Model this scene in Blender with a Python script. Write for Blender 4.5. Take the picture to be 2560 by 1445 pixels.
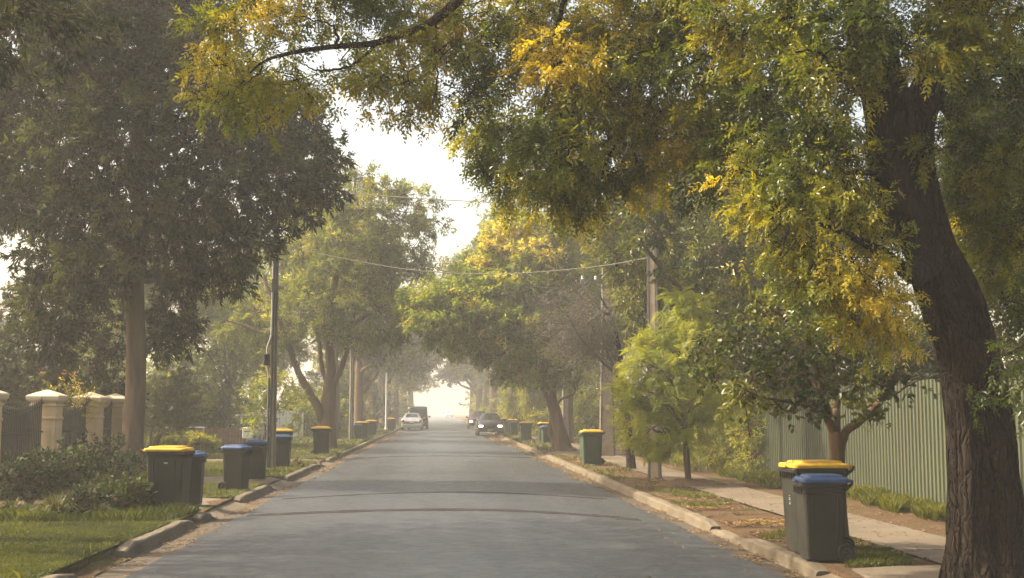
import bpy, math, random
import numpy as np
from mathutils import Vector, Matrix

R = math.radians
sc = bpy.context.scene
for o in list(bpy.data.objects):
    bpy.data.objects.remove(o)

# ------------------------------------------------------------------ camera, sky, sun, exposure
CAM_Z, PITCH, YAW, FPX = 1.8, math.atan(0.1015), math.atan(0.0597), 3000.0
cam_d = bpy.data.cameras.new('camera')
cam = bpy.data.objects.new('camera', cam_d)
sc.collection.objects.link(cam)
cam.location = (0, 0, CAM_Z)
cam.rotation_euler = (math.pi / 2 + PITCH, 0, -YAW)
cam_d.sensor_width = 36
cam_d.lens = FPX / 2560 * 36
cam_d.clip_start = 0.1
cam_d.clip_end = 3000
sc.camera = cam

SUN_AZ, SUN_EL = -78.0, 43.0      # degrees left of the road's direction, height above the horizon
SUN_STRENGTH, SKY_STRENGTH, EXPOSURE = 4.6, 0.15, 1.15
HAZE_DENSITY = 0.0017

world = bpy.data.worlds.new("World")
sc.world = world
world.use_nodes = True
wn = world.node_tree
bg = wn.nodes['Background']
sky = wn.nodes.new('ShaderNodeTexSky')
sky.sky_type = 'NISHITA'
sky.sun_disc = False
sky.sun_elevation = R(SUN_EL)
sky.sun_rotation = R(SUN_AZ)
sky.air_density = 1.0
sky.dust_density = 6.0
sky.ozone_density = 0.6
bg.inputs['Strength'].default_value = SKY_STRENGTH
tint_sky = wn.nodes.new('ShaderNodeMix')       # thin morning cloud: the blue is washed out of the sky
tint_sky.data_type = 'RGBA'
tint_sky.blend_type = 'MULTIPLY'
tint_sky.inputs[0].default_value = 1.0
tint_sky.inputs[7].default_value = (1.35, 1.21, 0.97, 1)
wn.links.new(sky.outputs[0], tint_sky.inputs[6])
wn.links.new(tint_sky.outputs[2], bg.inputs[0])

sun_d = bpy.data.lights.new('sun', 'SUN')
sun_d.energy = SUN_STRENGTH
sun_d.angle = R(0.6)
sun_d.color = (1.0, 0.87, 0.66)
sun = bpy.data.objects.new('sun', sun_d)
sc.collection.objects.link(sun)
sdir = Vector((math.sin(R(SUN_AZ)) * math.cos(R(SUN_EL)), math.cos(R(SUN_AZ)) * math.cos(R(SUN_EL)), math.sin(R(SUN_EL))))
sun.rotation_euler = sdir.to_track_quat('Z', 'Y').to_euler()
sun.location = sdir * 60

sc.view_settings.view_transform = 'Standard'
sc.view_settings.look = 'None'
sc.view_settings.exposure = EXPOSURE
sc.view_settings.gamma = 1
sc.view_settings.use_curve_mapping = False
sc.render.engine = 'CYCLES'
cy = sc.cycles
cy.use_denoising = True
cy.max_bounces = 6
cy.diffuse_bounces = 3
cy.glossy_bounces = 2
cy.transmission_bounces = 3
cy.volume_bounces = 1
cy.sample_clamp_indirect = 4
cy.caustics_reflective = False
cy.caustics_refractive = False

# ------------------------------------------------------------------ helpers
_rt = np.array([math.cos(YAW), -math.sin(YAW), 0])
_fw = np.array([math.sin(YAW) * math.cos(PITCH), math.cos(YAW) * math.cos(PITCH), math.sin(PITCH)])
_up = np.cross(_rt, _fw)

def ray(px, py):
    return _rt * ((px - 1280) / FPX) + _up * ((722.5 - py) / FPX) + _fw

def at(px, py, Y):
    """world point where the sight line of a place in the photo meets the distance Y down the road"""
    d = ray(px, py)
    return np.array([0, 0, CAM_Z]) + d * (Y / d[1])

def gp(px, py, z=0.12):
    d = ray(px, py)
    t = (z - CAM_Z) / d[2]
    p = np.array([0, 0, CAM_Z]) + d * t
    return float(p[0]), float(p[1])

def tag(o, label=None, cat=None, group=None, kind=None):
    if label: o['label'] = label
    if cat: o['category'] = cat
    if group: o['group'] = group
    if kind: o['kind'] = kind
    return o

def empty(name, loc, rz=0, label=None, cat=None, group=None):
    o = bpy.data.objects.new(name, None)
    sc.collection.objects.link(o)
    o.location = loc
    o.rotation_euler = (0, 0, rz)
    o.empty_display_size = 0.2
    return tag(o, label, cat, group)

def copy_tree(o, parent=None):
    c = o.copy()
    sc.collection.objects.link(c)
    c.parent = parent
    for ch in list(o.children):
        copy_tree(ch, c)
    return c

def link(name, me, mat, parent=None):
    o = bpy.data.objects.new(name, me)
    sc.collection.objects.link(o)
    for m in (mat if isinstance(mat, (list, tuple)) else [mat]):
        me.materials.append(m)
    if parent is not None:
        o.parent = parent
    return o

def np_mesh(name, V, groups, tint=None, smooth=False):
    """V (n,3); groups: list of (m,k) index arrays"""
    me = bpy.data.meshes.new(name)
    V = np.asarray(V, dtype=np.float32)
    groups = [np.asarray(g, dtype=np.int32) for g in groups if len(g)]
    me.vertices.add(len(V))
    me.vertices.foreach_set('co', V.ravel())
    loops = np.concatenate([g.ravel() for g in groups])
    counts = np.concatenate([np.full(len(g), g.shape[1], dtype=np.int32) for g in groups])
    starts = np.concatenate([[0], np.cumsum(counts)[:-1]]).astype(np.int32)
    me.loops.add(len(loops))
    me.loops.foreach_set('vertex_index', loops)
    me.polygons.add(len(counts))
    me.polygons.foreach_set('loop_start', starts)
    me.polygons.foreach_set('loop_total', counts)
    if smooth:
        me.polygons.foreach_set('use_smooth', np.ones(len(counts), dtype=bool))
    else:
        me.polygons.foreach_set('use_smooth', np.zeros(len(counts), dtype=bool))
    if tint is not None:
        a = me.attributes.new('tint', 'FLOAT', 'POINT')
        a.data.foreach_set('value', np.asarray(tint, dtype=np.float32))
    me.update(calc_edges=True)
    me.validate()
    return me

class MB:
    """collects boxes, tubes and lofts; build() links them as ONE mesh object"""
    def __init__(s):
        s.v, s.f, s.sm = [], [], []
    def add(s, V, F, smooth=False):
        n = len(s.v)
        s.v.extend([tuple(map(float, p)) for p in V])
        s.f.extend([tuple(int(i) + n for i in f) for f in F])
        s.sm.extend([smooth] * len(F))
        return s
    def box(s, x0, x1, y0, y1, z0, z1):
        V = [(x, y, z) for z in (z0, z1) for y in (y0, y1) for x in (x0, x1)]
        return s.add(V, [(0, 2, 3, 1), (4, 5, 7, 6), (0, 1, 5, 4), (2, 6, 7, 3), (0, 4, 6, 2), (1, 3, 7, 5)])
    def bbox(s, x0, x1, y0, y1, z0, z1, b=0.01):
        """a box with chamfered vertical and top edges"""
        lv = [(z0, 0), (z1 - b, 0), (z1, b)]
        return s.loft([s_rect((x0 + x1) / 2, (y0 + y1) / 2, (x1 - x0) - 2 * i, (y1 - y0) - 2 * i, b, z, 1) for z, i in lv])
    def loft(s, rings, cap0=True, cap1=True, smooth=False):
        n = len(rings[0])
        V = [p for r in rings for p in r]
        F = []
        for i in range(len(rings) - 1):
            for j in range(n):
                k = (j + 1) % n
                F.append((i * n + j, i * n + k, (i + 1) * n + k, (i + 1) * n + j))
        s.add(V, F, smooth)
        if cap0: s.add(rings[0], [tuple(range(n))[::-1]])
        if cap1: s.add(rings[-1], [tuple(range(n))])
        return s
    def tube(s, pts, rad, sides=8, smooth=True):
        V, F = tube_arrays(pts, rad, sides)
        s.add(V, F, smooth)
        s.add(V[:sides], [tuple(range(sides))[::-1]])
        s.add(V[-sides:], [tuple(range(sides))])
        return s
    def build(s, name, mat, parent=None, loc=None):
        me = bpy.data.meshes.new(name)
        me.from_pydata(s.v, [], s.f)
        me.polygons.foreach_set('use_smooth', s.sm)
        me.update()
        o = link(name, me, mat, parent)
        if loc is not None: o.location = loc
        return o

def s_rect(cx, cy_, w, d, r, z, n=3):
    """rounded rectangle ring"""
    r = min(r, w / 2 - 1e-4, d / 2 - 1e-4)
    P = []
    for (sx, sy, a0) in ((1, 1, 0), (-1, 1, 90), (-1, -1, 180), (1, -1, 270)):
        for k in range(n + 1):
            a = R(a0 + 90 * k / n)
            P.append((cx + sx * (w / 2 - r) + r * math.cos(a), cy_ + sy * (d / 2 - r) + r * math.sin(a), z))
    return P

def frames(P):
    P = np.asarray(P, float)
    T = np.gradient(P, axis=0)
    T /= np.linalg.norm(T, axis=1)[:, None] + 1e-9
    ref = np.array([0, 0, 1.0]) if abs(T[0][2]) < 0.8 else np.array([1.0, 0, 0])
    N = []
    n = ref - T[0] * ref.dot(T[0]); n /= np.linalg.norm(n)
    for t in T:
        n = n - t * n.dot(t); n /= np.linalg.norm(n) + 1e-9
        N.append(n)
    N = np.array(N)
    return P, T, N, np.cross(T, N)

def tube_arrays(pts, rad, sides=8, rfun=None):
    P, T, N, B = frames(pts)
    rad = np.broadcast_to(np.asarray(rad, float), (len(P),))
    a = np.linspace(0, 2 * math.pi, sides, endpoint=False)
    m = np.ones((len(P), sides)) if rfun is None else rfun(a, np.concatenate([[0], np.cumsum(np.linalg.norm(np.diff(P, axis=0), axis=1))]))
    V = P[:, None, :] + (rad[:, None] * m)[:, :, None] * (np.cos(a)[None, :, None] * N[:, None, :] + np.sin(a)[None, :, None] * B[:, None, :])
    i = np.arange(len(P) - 1)[:, None] * sides
    j = np.arange(sides)[None, :]
    k = (j + 1) % sides
    F = np.stack([i + j, i + k, i + sides + k, i + sides + j], -1).reshape(-1, 4)
    return V.reshape(-1, 3), F

def smooth_path(pts, n):
    """Catmull-Rom through points with any number of columns"""
    P = np.asarray(pts, float)
    if len(P) == 2:
        t = np.linspace(0, 1, n)[:, None]
        return P[0] * (1 - t) + P[1] * t
    Q = np.vstack([2 * P[0] - P[1], P, 2 * P[-1] - P[-2]])
    u = np.linspace(0, len(P) - 1 - 1e-6, n)
    i = u.astype(int); t = (u - i)[:, None]
    p0, p1, p2, p3 = Q[i], Q[i + 1], Q[i + 2], Q[i + 3]
    return 0.5 * (2 * p1 + (p2 - p0) * t + (2 * p0 - 5 * p1 + 4 * p2 - p3) * t ** 2 + (3 * p1 - p0 - 3 * p2 + p3) * t ** 3)

class Noise:
    """smooth 3-d noise out of random sines"""
    def __init__(s, rng, scale=1.0, n=14):
        s.k = rng.normal(size=(n, 3)); s.k /= np.linalg.norm(s.k, axis=1)[:, None]
        s.k *= (rng.uniform(0.6, 1.9, n) * 2 * math.pi / scale)[:, None]
        s.p = rng.uniform(0, 6.28, n); s.n = n
    def __call__(s, P):
        return np.sin(P @ s.k.T + s.p).sum(1) / math.sqrt(s.n / 2)

# ------------------------------------------------------------------ materials
MATS = {}
def nodes(name):
    m = bpy.data.materials.new(name)
    m.use_nodes = True
    nt = m.node_tree
    b = nt.nodes['Principled BSDF']
    MATS[name] = m
    return m, nt, b

def N(nt, typ, **kw):
    n = nt.nodes.new(typ)
    for k, v in kw.items():
        if k.startswith('in_'):
            n.inputs[k[3:]].default_value = v
        else:
            setattr(n, k, v)
    return n

def ramp(nt, fac, stops):
    r = nt.nodes.new('ShaderNodeValToRGB')
    e = r.color_ramp.elements
    while len(e) < len(stops): e.new(0.5)
    for i, (p, c) in enumerate(stops):
        e[i].position = p
        e[i].color = (*c, 1)
    nt.links.new(fac, r.inputs[0])
    return r.outputs[0]

def noise(nt, scale, detail=4, rough=0.55, vec=None, stretch=None):
    n = N(nt, 'ShaderNodeTexNoise')
    n.inputs['Scale'].default_value = scale
    n.inputs['Detail'].default_value = detail
    n.inputs['Roughness'].default_value = rough
    if vec is None:
        vec = N(nt, 'ShaderNodeTexCoord').outputs['Object']
    if stretch:
        mp = N(nt, 'ShaderNodeMapping')
        mp.inputs['Scale'].default_value = stretch
        nt.links.new(vec, mp.inputs[0])
        vec = mp.outputs[0]
    nt.links.new(vec, n.inputs['Vector'])
    return n.outputs['Fac']

def mixc(nt, fac, a, b, mode='MIX'):
    m = N(nt, 'ShaderNodeMix', data_type='RGBA', blend_type=mode)
    for s, v in ((m.inputs[0], fac), (m.inputs[6], a), (m.inputs[7], b)):
        if isinstance(v, (int, float)): s.default_value = v
        elif isinstance(v, tuple): s.default_value = (*v, 1)
        else: nt.links.new(v, s)
    return m.outputs[2]

def bump(nt, b, h, strength=0.4, dist=0.02):
    n = N(nt, 'ShaderNodeBump')
    n.inputs['Strength'].default_value = strength
    n.inputs['Distance'].default_value = dist
    nt.links.new(h, n.inputs['Height'])
    nt.links.new(n.outputs[0], b.inputs['Normal'])

def flat(name, c, rough=0.5, metal=0.0, var=0.25, scale=6, spec=0.5, bmp=0.0):
    """one colour, worn: a slow and a fine noise move its value a little"""
    m, nt, b = nodes(name)
    f = noise(nt, scale, 6, 0.65)
    col = ramp(nt, f, [(0.25, tuple(x * (1 - var) for x in c)), (0.75, tuple(min(1, x * (1 + var)) for x in c))])
    nt.links.new(col, b.inputs['Base Color'])
    b.inputs['Roughness'].default_value = rough
    b.inputs['Metallic'].default_value = metal
    b.inputs['Specular IOR Level'].default_value = spec
    if bmp: bump(nt, b, noise(nt, scale * 8, 4), bmp, 0.01)
    return m

def leaf_mat(name, stops, trans=0.42, rough=0.42, tcol=(1.25, 1.15, 0.55), spec=0.5):
    m, nt, b = nodes(name)
    a = N(nt, 'ShaderNodeAttribute', attribute_name='tint')
    col = ramp(nt, a.outputs['Fac'], stops)
    nt.links.new(col, b.inputs['Base Color'])
    b.inputs['Roughness'].default_value = rough
    b.inputs['Specular IOR Level'].default_value = spec
    t = N(nt, 'ShaderNodeBsdfTranslucent')
    nt.links.new(mixc(nt, 1.0, col, tcol, 'MULTIPLY'), t.inputs['Color'])
    mx = N(nt, 'ShaderNodeMixShader')
    mx.inputs[0].default_value = trans
    nt.links.new(b.outputs[0], mx.inputs[1]); nt.links.new(t.outputs[0], mx.inputs[2])
    nt.links.new(mx.outputs[0], nt.nodes['Material Output'].inputs['Surface'])
    return m

def bark_mat(name, c0, c1, scale=6, stretch=(1, 1, 0.18), strength=0.8, dist=0.03):
    m, nt, b = nodes(name)
    f = noise(nt, scale, 8, 0.7, stretch=stretch)
    f2 = noise(nt, 1.3, 3)
    col = mixc(nt, f2, ramp(nt, f, [(0.32, c0), (0.68, c1)]), tuple((x + y) * 0.42 for x, y in zip(c0, c1)))
    nt.links.new(col, b.inputs['Base Color'])
    b.inputs['Roughness'].default_value = 0.9
    b.inputs['Specular IOR Level'].default_value = 0.25
    bump(nt, b, f, strength, dist)
    return m

# foliage: tint 0..1 runs from the darkest leaf to the yellowest
M_PIN = leaf_mat('pinnate_leaf', [(0.0, (0.036, 0.056, 0.008)), (0.35, (0.11, 0.15, 0.012)), (0.62, (0.24, 0.25, 0.02)), (0.82, (0.37, 0.325, 0.025)), (1.0, (0.56, 0.435, 0.032))], 0.52, 0.33)
M_DARK = leaf_mat('dark_leaf', [(0.0, (0.007, 0.012, 0.003)), (0.5, (0.021, 0.033, 0.007)), (0.85, (0.055, 0.075, 0.013)), (1.0, (0.11, 0.125, 0.024))], 0.36, 0.5, spec=0.3)
M_MID = leaf_mat('mid_leaf', [(0.0, (0.07, 0.10, 0.026)), (0.5, (0.155, 0.20, 0.04)), (0.85, (0.26, 0.285, 0.055)), (1.0, (0.36, 0.34, 0.07))], 0.60, 0.45)
M_GOLD = leaf_mat('golden_leaf', [(0.0, (0.10, 0.15, 0.03)), (0.45, (0.22, 0.285, 0.042)), (0.72, (0.34, 0.36, 0.055)), (0.9, (0.49, 0.46, 0.10)), (1.0, (0.60, 0.52, 0.14))], 0.62, 0.5)
M_FERN = leaf_mat('ferny_leaf', [(0.0, (0.13, 0.175, 0.024)), (0.5, (0.255, 0.305, 0.036)), (1.0, (0.39, 0.41, 0.055))], 0.52, 0.5)
M_GLOSS = leaf_mat('glossy_leaf', [(0.0, (0.032, 0.054, 0.010)), (0.6, (0.085, 0.115, 0.016)), (1.0, (0.19, 0.20, 0.025))], 0.38, 0.4)
M_CYP = leaf_mat('cypress_leaf', [(0.0, (0.04, 0.052, 0.014)), (1.0, (0.105, 0.115, 0.026))], 0.25, 0.6)
M_HEDGE = leaf_mat('hedge_leaf', [(0.0, (0.12, 0.155, 0.022)), (0.6, (0.26, 0.30, 0.038)), (1.0, (0.38, 0.38, 0.055))], 0.48, 0.42)
M_SUCC = leaf_mat('succulent_leaf', [(0.0, (0.012, 0.024, 0.006)), (0.6, (0.034, 0.058, 0.011)), (1.0, (0.08, 0.11, 0.02))], 0.2, 0.6, spec=0.25)
M_STRAP = leaf_mat('strap_leaf', [(0.0, (0.020, 0.036, 0.010)), (0.6, (0.055, 0.078, 0.018)), (1.0, (0.17, 0.14, 0.06))], 0.25, 0.55, spec=0.3)
M_GRASS = leaf_mat('grass_blade', [(0.0, (0.02, 0.030, 0.004)), (0.6, (0.056, 0.076, 0.006)), (1.0, (0.14, 0.145, 0.018))], 0.4, 0.5)
M_LITTER = leaf_mat('fallen_leaf', [(0.0, (0.06, 0.038, 0.02)), (0.5, (0.14, 0.085, 0.036)), (1.0, (0.30, 0.19, 0.055))], 0.2, 0.6)
M_DRY = leaf_mat('dry_leaf', [(0.0, (0.12, 0.09, 0.06)), (1.0, (0.26, 0.17, 0.09))], 0.25, 0.7)
M_ROSE = flat('rose_petal', (0.72, 0.30, 0.36), 0.6, var=0.15)
def furrowed():
    m, nt, b = nodes('furrowed_bark')
    co = N(nt, 'ShaderNodeTexCoord').outputs['Object']
    nz = N(nt, 'ShaderNodeTexNoise'); nz.inputs['Scale'].default_value = 3.0; nz.inputs['Detail'].default_value = 5
    nt.links.new(co, nz.inputs['Vector'])
    mx = N(nt, 'ShaderNodeMix', data_type='RGBA', blend_type='LINEAR_LIGHT'); mx.inputs[0].default_value = 0.10
    nt.links.new(co, mx.inputs[6]); nt.links.new(nz.outputs['Color'], mx.inputs[7])
    mp = N(nt, 'ShaderNodeMapping'); mp.inputs['Scale'].default_value = (1, 1, 0.22)
    nt.links.new(mx.outputs[2], mp.inputs[0])
    vo = N(nt, 'ShaderNodeTexVoronoi', feature='DISTANCE_TO_EDGE'); vo.inputs['Scale'].default_value = 17
    nt.links.new(mp.outputs[0], vo.inputs['Vector'])
    v2 = N(nt, 'ShaderNodeTexVoronoi', feature='F1'); v2.inputs['Scale'].default_value = 17
    nt.links.new(mp.outputs[0], v2.inputs['Vector'])
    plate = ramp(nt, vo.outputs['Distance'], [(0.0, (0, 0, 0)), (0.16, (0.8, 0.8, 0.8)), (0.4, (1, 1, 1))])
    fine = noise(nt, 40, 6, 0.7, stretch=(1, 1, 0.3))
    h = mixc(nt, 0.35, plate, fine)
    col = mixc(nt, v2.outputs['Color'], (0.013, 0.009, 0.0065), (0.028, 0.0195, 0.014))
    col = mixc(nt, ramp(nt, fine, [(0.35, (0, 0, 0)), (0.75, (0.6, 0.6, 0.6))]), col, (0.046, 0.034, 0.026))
    nt.links.new(col, b.inputs['Base Color'])
    b.inputs['Roughness'].default_value = 0.92
    b.inputs['Specular IOR Level'].default_value = 0.2
    bump(nt, b, h, 1.0, 0.07)
    return m
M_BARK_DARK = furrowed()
M_BARK_PALE = bark_mat('pale_bark', (0.055, 0.038, 0.025), (0.20, 0.145, 0.10), 6, (1, 1, 0.16), 0.9, 0.03)
M_BARK_MID = bark_mat('brown_bark', (0.075, 0.048, 0.030), (0.19, 0.125, 0.08), 7, (1, 1, 0.2), 0.7, 0.03)
M_BARK_GREY = bark_mat('grey_twig_bark', (0.085, 0.079, 0.066), (0.20, 0.185, 0.155), 7, (1, 1, 0.3), 0.5, 0.02)

M_STEEL = flat('weathered_steel', (0.13, 0.12, 0.105), 0.6, 0.3, 0.3, 3)
M_CONC_POLE = flat('pole_concrete', (0.36, 0.29, 0.22), 0.85, 0, 0.25, 4, 0.3, 0.3)
M_GALV = flat('galvanised_pipe', (0.42, 0.42, 0.42), 0.45, 0.5, 0.15)
M_IRON = flat('black_iron', (0.012, 0.012, 0.014), 0.4, 0.2, 0.2)
M_CREAM = flat('cream_render', (0.56, 0.41, 0.24), 0.8, 0, 0.12, 1.8, 0.3, 0.15)
M_CAP = flat('pale_render', (0.60, 0.50, 0.36), 0.75, 0, 0.12, 2.2, 0.3, 0.15)
def fence_steel():
    m, nt, b = nodes('green_sheet_steel')
    a = noise(nt, 0.8, 4)
    s = noise(nt, 3.0, 5, 0.65, stretch=(1, 1, 0.12))
    col = ramp(nt, a, [(0.3, (0.055, 0.068, 0.041)), (0.7, (0.070, 0.083, 0.049))])
    col = mixc(nt, ramp(nt, s, [(0.5, (0, 0, 0)), (0.72, (0.55, 0.55, 0.55))]), col, (0.054, 0.051, 0.036))
    nt.links.new(col, b.inputs['Base Color'])
    nt.links.new(ramp(nt, s, [(0.3, (0.42,) * 3), (0.7, (0.62,) * 3)]), b.inputs['Roughness'])
    return m
M_FENCE = fence_steel()
M_TIMBER = flat('brown_timber', (0.17, 0.095, 0.06), 0.8, 0, 0.3, 5, 0.3, 0.2)
M_GREYWOOD = flat('grey_timber', (0.36, 0.31, 0.26), 0.85, 0, 0.25, 5, 0.3, 0.2)
M_WHITE = flat('white_paint', (0.74, 0.74, 0.72), 0.5, 0, 0.08, 3)
M_BIN_DARK = flat('dark_bin_plastic', (0.021, 0.020, 0.0145), 0.55, 0, 0.45, 3.5, 0.4, 0.1)
M_BIN_GREEN = flat('green_bin_plastic', (0.034, 0.062, 0.034), 0.5, 0, 0.16, 2.5, 0.4)
M_LID_Y = flat('yellow_lid_plastic', (0.56, 0.33, 0.018), 0.55, 0, 0.24, 5)
M_LID_B = flat('blue_lid_plastic', (0.034, 0.078, 0.20), 0.55, 0, 0.28, 5)
M_RUBBER = flat('black_rubber', (0.014, 0.014, 0.014), 0.75, 0, 0.2)
M_CABLE = flat('cable_sheath', (0.20, 0.18, 0.16), 0.6, 0, 0.1)
M_GLASS = flat('car_glass', (0.02, 0.024, 0.028), 0.08, 0, 0.1, 1, 0.8)
M_SILVER = flat('silver_paint', (0.52, 0.54, 0.56), 0.3, 0.55, 0.05)
M_BLACKP = flat('black_paint', (0.014, 0.017, 0.024), 0.18, 0.0, 0.1, 1, 0.8)
M_NAVY = flat('navy_paint', (0.035, 0.05, 0.075), 0.25, 0.0, 0.1, 1, 0.7)
M_MAROON = flat('dark_maroon_paint', (0.05, 0.022, 0.022), 0.22, 0.0, 0.1, 1, 0.7)
M_BEIGE = flat('beige_paint', (0.48, 0.44, 0.36), 0.3, 0.2, 0.06)
M_WHITEP = flat('white_car_paint', (0.78, 0.78, 0.78), 0.25, 0, 0.04)
M_TRIM = flat('dark_trim', (0.02, 0.02, 0.022), 0.55, 0, 0.15)
M_CHROME = flat('bright_metal', (0.6, 0.6, 0.6), 0.25, 0.9, 0.1)
M_RED = flat('red_lens', (0.52, 0.018, 0.02), 0.25, 0, 0.1)
M_BRICK = flat('old_brick', (0.30, 0.15, 0.095), 0.9, 0, 0.3, 8, 0.3, 0.3)
M_ROOF = flat('grey_roof_sheet', (0.34, 0.35, 0.36), 0.55, 0.2, 0.15, 2)
M_PLATE = flat('yellowish_plate', (0.62, 0.52, 0.20), 0.5, 0, 0.1)
def lamp_mat():
    m, nt, b = nodes('lit_headlamp')
    b.inputs['Base Color'].default_value = (0.9, 0.85, 0.7, 1)
    b.inputs['Emission Color'].default_value = (1.0, 0.80, 0.45, 1)
    b.inputs['Emission Strength'].default_value = 3.0
    b.inputs['Roughness'].default_value = 0.15
    return m
M_LAMP = lamp_mat()
M_CLEARLAMP = flat('clear_lamp_lens', (0.62, 0.62, 0.62), 0.15, 0.2, 0.08)

def asphalt():
    m, nt, b = nodes('asphalt')
    fine = noise(nt, 90, 3, 0.7)
    mid = noise(nt, 6, 5, 0.6)
    slow = noise(nt, 0.35, 4, 0.6, stretch=(1.6, 0.35, 1))
    c = ramp(nt, slow, [(0.3, (0.021, 0.0235, 0.028)), (0.7, (0.037, 0.041, 0.048))])
    c = mixc(nt, 0.55, c, ramp(nt, fine, [(0.3, (0.25, 0.25, 0.25)), (0.7, (0.85, 0.85, 0.85))]), 'OVERLAY')
    c = mixc(nt, 0.6, c, ramp(nt, noise(nt, 24, 4, 0.8), [(0.32, (0.22, 0.22, 0.22)), (0.68, (0.84, 0.84, 0.84))]), 'OVERLAY')
    c = mixc(nt, ramp(nt, mid, [(0.55, (0, 0, 0)), (0.8, (0.5, 0.5, 0.5))]), c, (0.022, 0.022, 0.023))
    # wheel tracks worn along the lanes, and oil spots
    lanes = noise(nt, 1.0, 3, 0.5, stretch=(1.5, 0.02, 1))
    c = mixc(nt, ramp(nt, lanes, [(0.42, (0, 0, 0)), (0.62, (0.6, 0.6, 0.6))]), c, (0.046, 0.050, 0.058))
    spots = ramp(nt, noise(nt, 1.6, 3, 0.5), [(0.62, (0, 0, 0)), (0.70, (0.8, 0.8, 0.8))])
    c = mixc(nt, spots, c, (0.012, 0.012, 0.013))
    # hairline cracks, dark spots and pale repairs that keep their own shape
    vo = N(nt, 'ShaderNodeTexVoronoi', feature='DISTANCE_TO_EDGE')
    vo.inputs['Scale'].default_value = 0.55
    wv = N(nt, 'ShaderNodeTexCoord').outputs['Object']
    nz = N(nt, 'ShaderNodeTexNoise'); nz.inputs['Scale'].default_value = 1.8; nz.inputs['Detail'].default_value = 4
    nt.links.new(wv, nz.inputs['Vector'])
    add = N(nt, 'ShaderNodeMix', data_type='RGBA', blend_type='LINEAR_LIGHT'); add.inputs[0].default_value = 0.55
    nt.links.new(wv, add.inputs[6]); nt.links.new(nz.outputs['Color'], add.inputs[7])
    nt.links.new(add.outputs[2], vo.inputs['Vector'])
    crack = ramp(nt, vo.outputs['Distance'], [(0.0, (1, 1, 1)), (0.012, (0, 0, 0))])
    gate = ramp(nt, noise(nt, 0.22, 2), [(0.52, (0, 0, 0)), (0.6, (0.75, 0.75, 0.75))])
    c = mixc(nt, mixc(nt, 1.0, crack, gate, 'MULTIPLY'), c, (0.010, 0.010, 0.010))
    nt.links.new(c, b.inputs['Base Color'])
    nt.links.new(ramp(nt, mid, [(0.3, (0.32,) * 3), (0.8, (0.52,) * 3)]), b.inputs['Roughness'])
    b.inputs['Specular IOR Level'].default_value = 0.75
    bump(nt, b, fine, 0.55, 0.012)
    return m
M_ASPHALT = asphalt()
M_BAND = flat('dark_band', (0.022, 0.021, 0.021), 0.8, 0, 0.5, 3, 0.2, 0.4)

def concrete(name, c, dirt=(0.16, 0.115, 0.075)):
    m, nt, b = nodes(name)
    f = noise(nt, 1.1, 6, 0.65)
    g = noise(nt, 22, 5, 0.7)
    col = ramp(nt, g, [(0.3, tuple(x * 0.78 for x in c)), (0.7, tuple(x * 1.15 for x in c))])
    col = mixc(nt, ramp(nt, f, [(0.42, (0, 0, 0)), (0.72, (0.8, 0.8, 0.8))]), col, dirt)
    nt.links.new(col, b.inputs['Base Color'])
    b.inputs['Roughness'].default_value = 0.85
    b.inputs['Specular IOR Level'].default_value = 0.3
    bump(nt, b, g, 0.4, 0.01)
    return m
M_KERB = concrete('kerb_concrete', (0.15, 0.125, 0.088), (0.06, 0.047, 0.032))
M_PATH = concrete('path_concrete', (0.145, 0.118, 0.086), (0.085, 0.064, 0.043))
M_GUTTER = concrete('gutter_concrete', (0.085, 0.068, 0.05), (0.048, 0.034, 0.023))

def soil(name, green, lo, hi):
    m, nt, b = nodes(name)
    f = noise(nt, 0.9, 7, 0.68)
    g = noise(nt, 14, 6, 0.7)
    d = ramp(nt, g, [(0.3, (0.045, 0.027, 0.015)), (0.55, (0.095, 0.06, 0.034)), (0.75, (0.17, 0.115, 0.066))])
    gr = ramp(nt, g, [(0.3, tuple(x * 0.6 for x in green)), (0.7, tuple(x * 1.3 for x in green))])
    nt.links.new(mixc(nt, ramp(nt, f, [(lo, (0, 0, 0)), (hi, (1, 1, 1))]), d, gr), b.inputs['Base Color'])
    b.inputs['Roughness'].default_value = 0.95
    b.inputs['Specular IOR Level'].default_value = 0.15
    bump(nt, b, g, 0.8, 0.04)
    return m
M_GROUND = soil('verge_soil', (0.075, 0.085, 0.015), 0.56, 0.66)
M_LAWN = soil('lawn_turf', (0.05, 0.062, 0.010), 0.2, 0.36)
# ------------------------------------------------------------------ the setting: ground, road, kerbs, paths
KL, KR = -3.86, 4.06        # kerb faces
EL, ER = -3.42, 3.74        # asphalt edges
def struct(o): return tag(o, kind='structure')

def ground_sheet():
    rng = np.random.default_rng(5)
    xs = np.concatenate([[-300, -120, -60, -35], np.arange(-24, -4.2, 0.7), [-4.02, -4.019, 4.219, 4.22], np.arange(4.9, 24, 0.7), [35, 60, 120, 300]])
    ys = np.concatenate([[-60, -30, -10], np.arange(0, 70, 1.0), np.arange(70, 200, 5), [260, 340, 460, 700]])
    n1, n2 = Noise(rng, 5), Noise(rng, 1.7)
    X, Y = np.meshgrid(xs, ys)
    P = np.stack([X, Y, 0 * X], -1).reshape(-1, 3)
    z = 0.10 + 0.010 * n1(P) + 0.005 * n2(P)
    inside = (P[:, 0] > -4.0195) & (P[:, 0] < 4.2195)
    z[inside] = -0.14
    P[:, 2] = z
    w = len(xs)
    i, j = np.meshgrid(np.arange(len(ys) - 1), np.arange(w - 1), indexing='ij')
    a = (i * w + j).ravel()
    return struct(link('ground', np_mesh('ground', P, [np.stack([a, a + 1, a + w + 1, a + w], -1)], smooth=False), M_GROUND))
ground_sheet()

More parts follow.
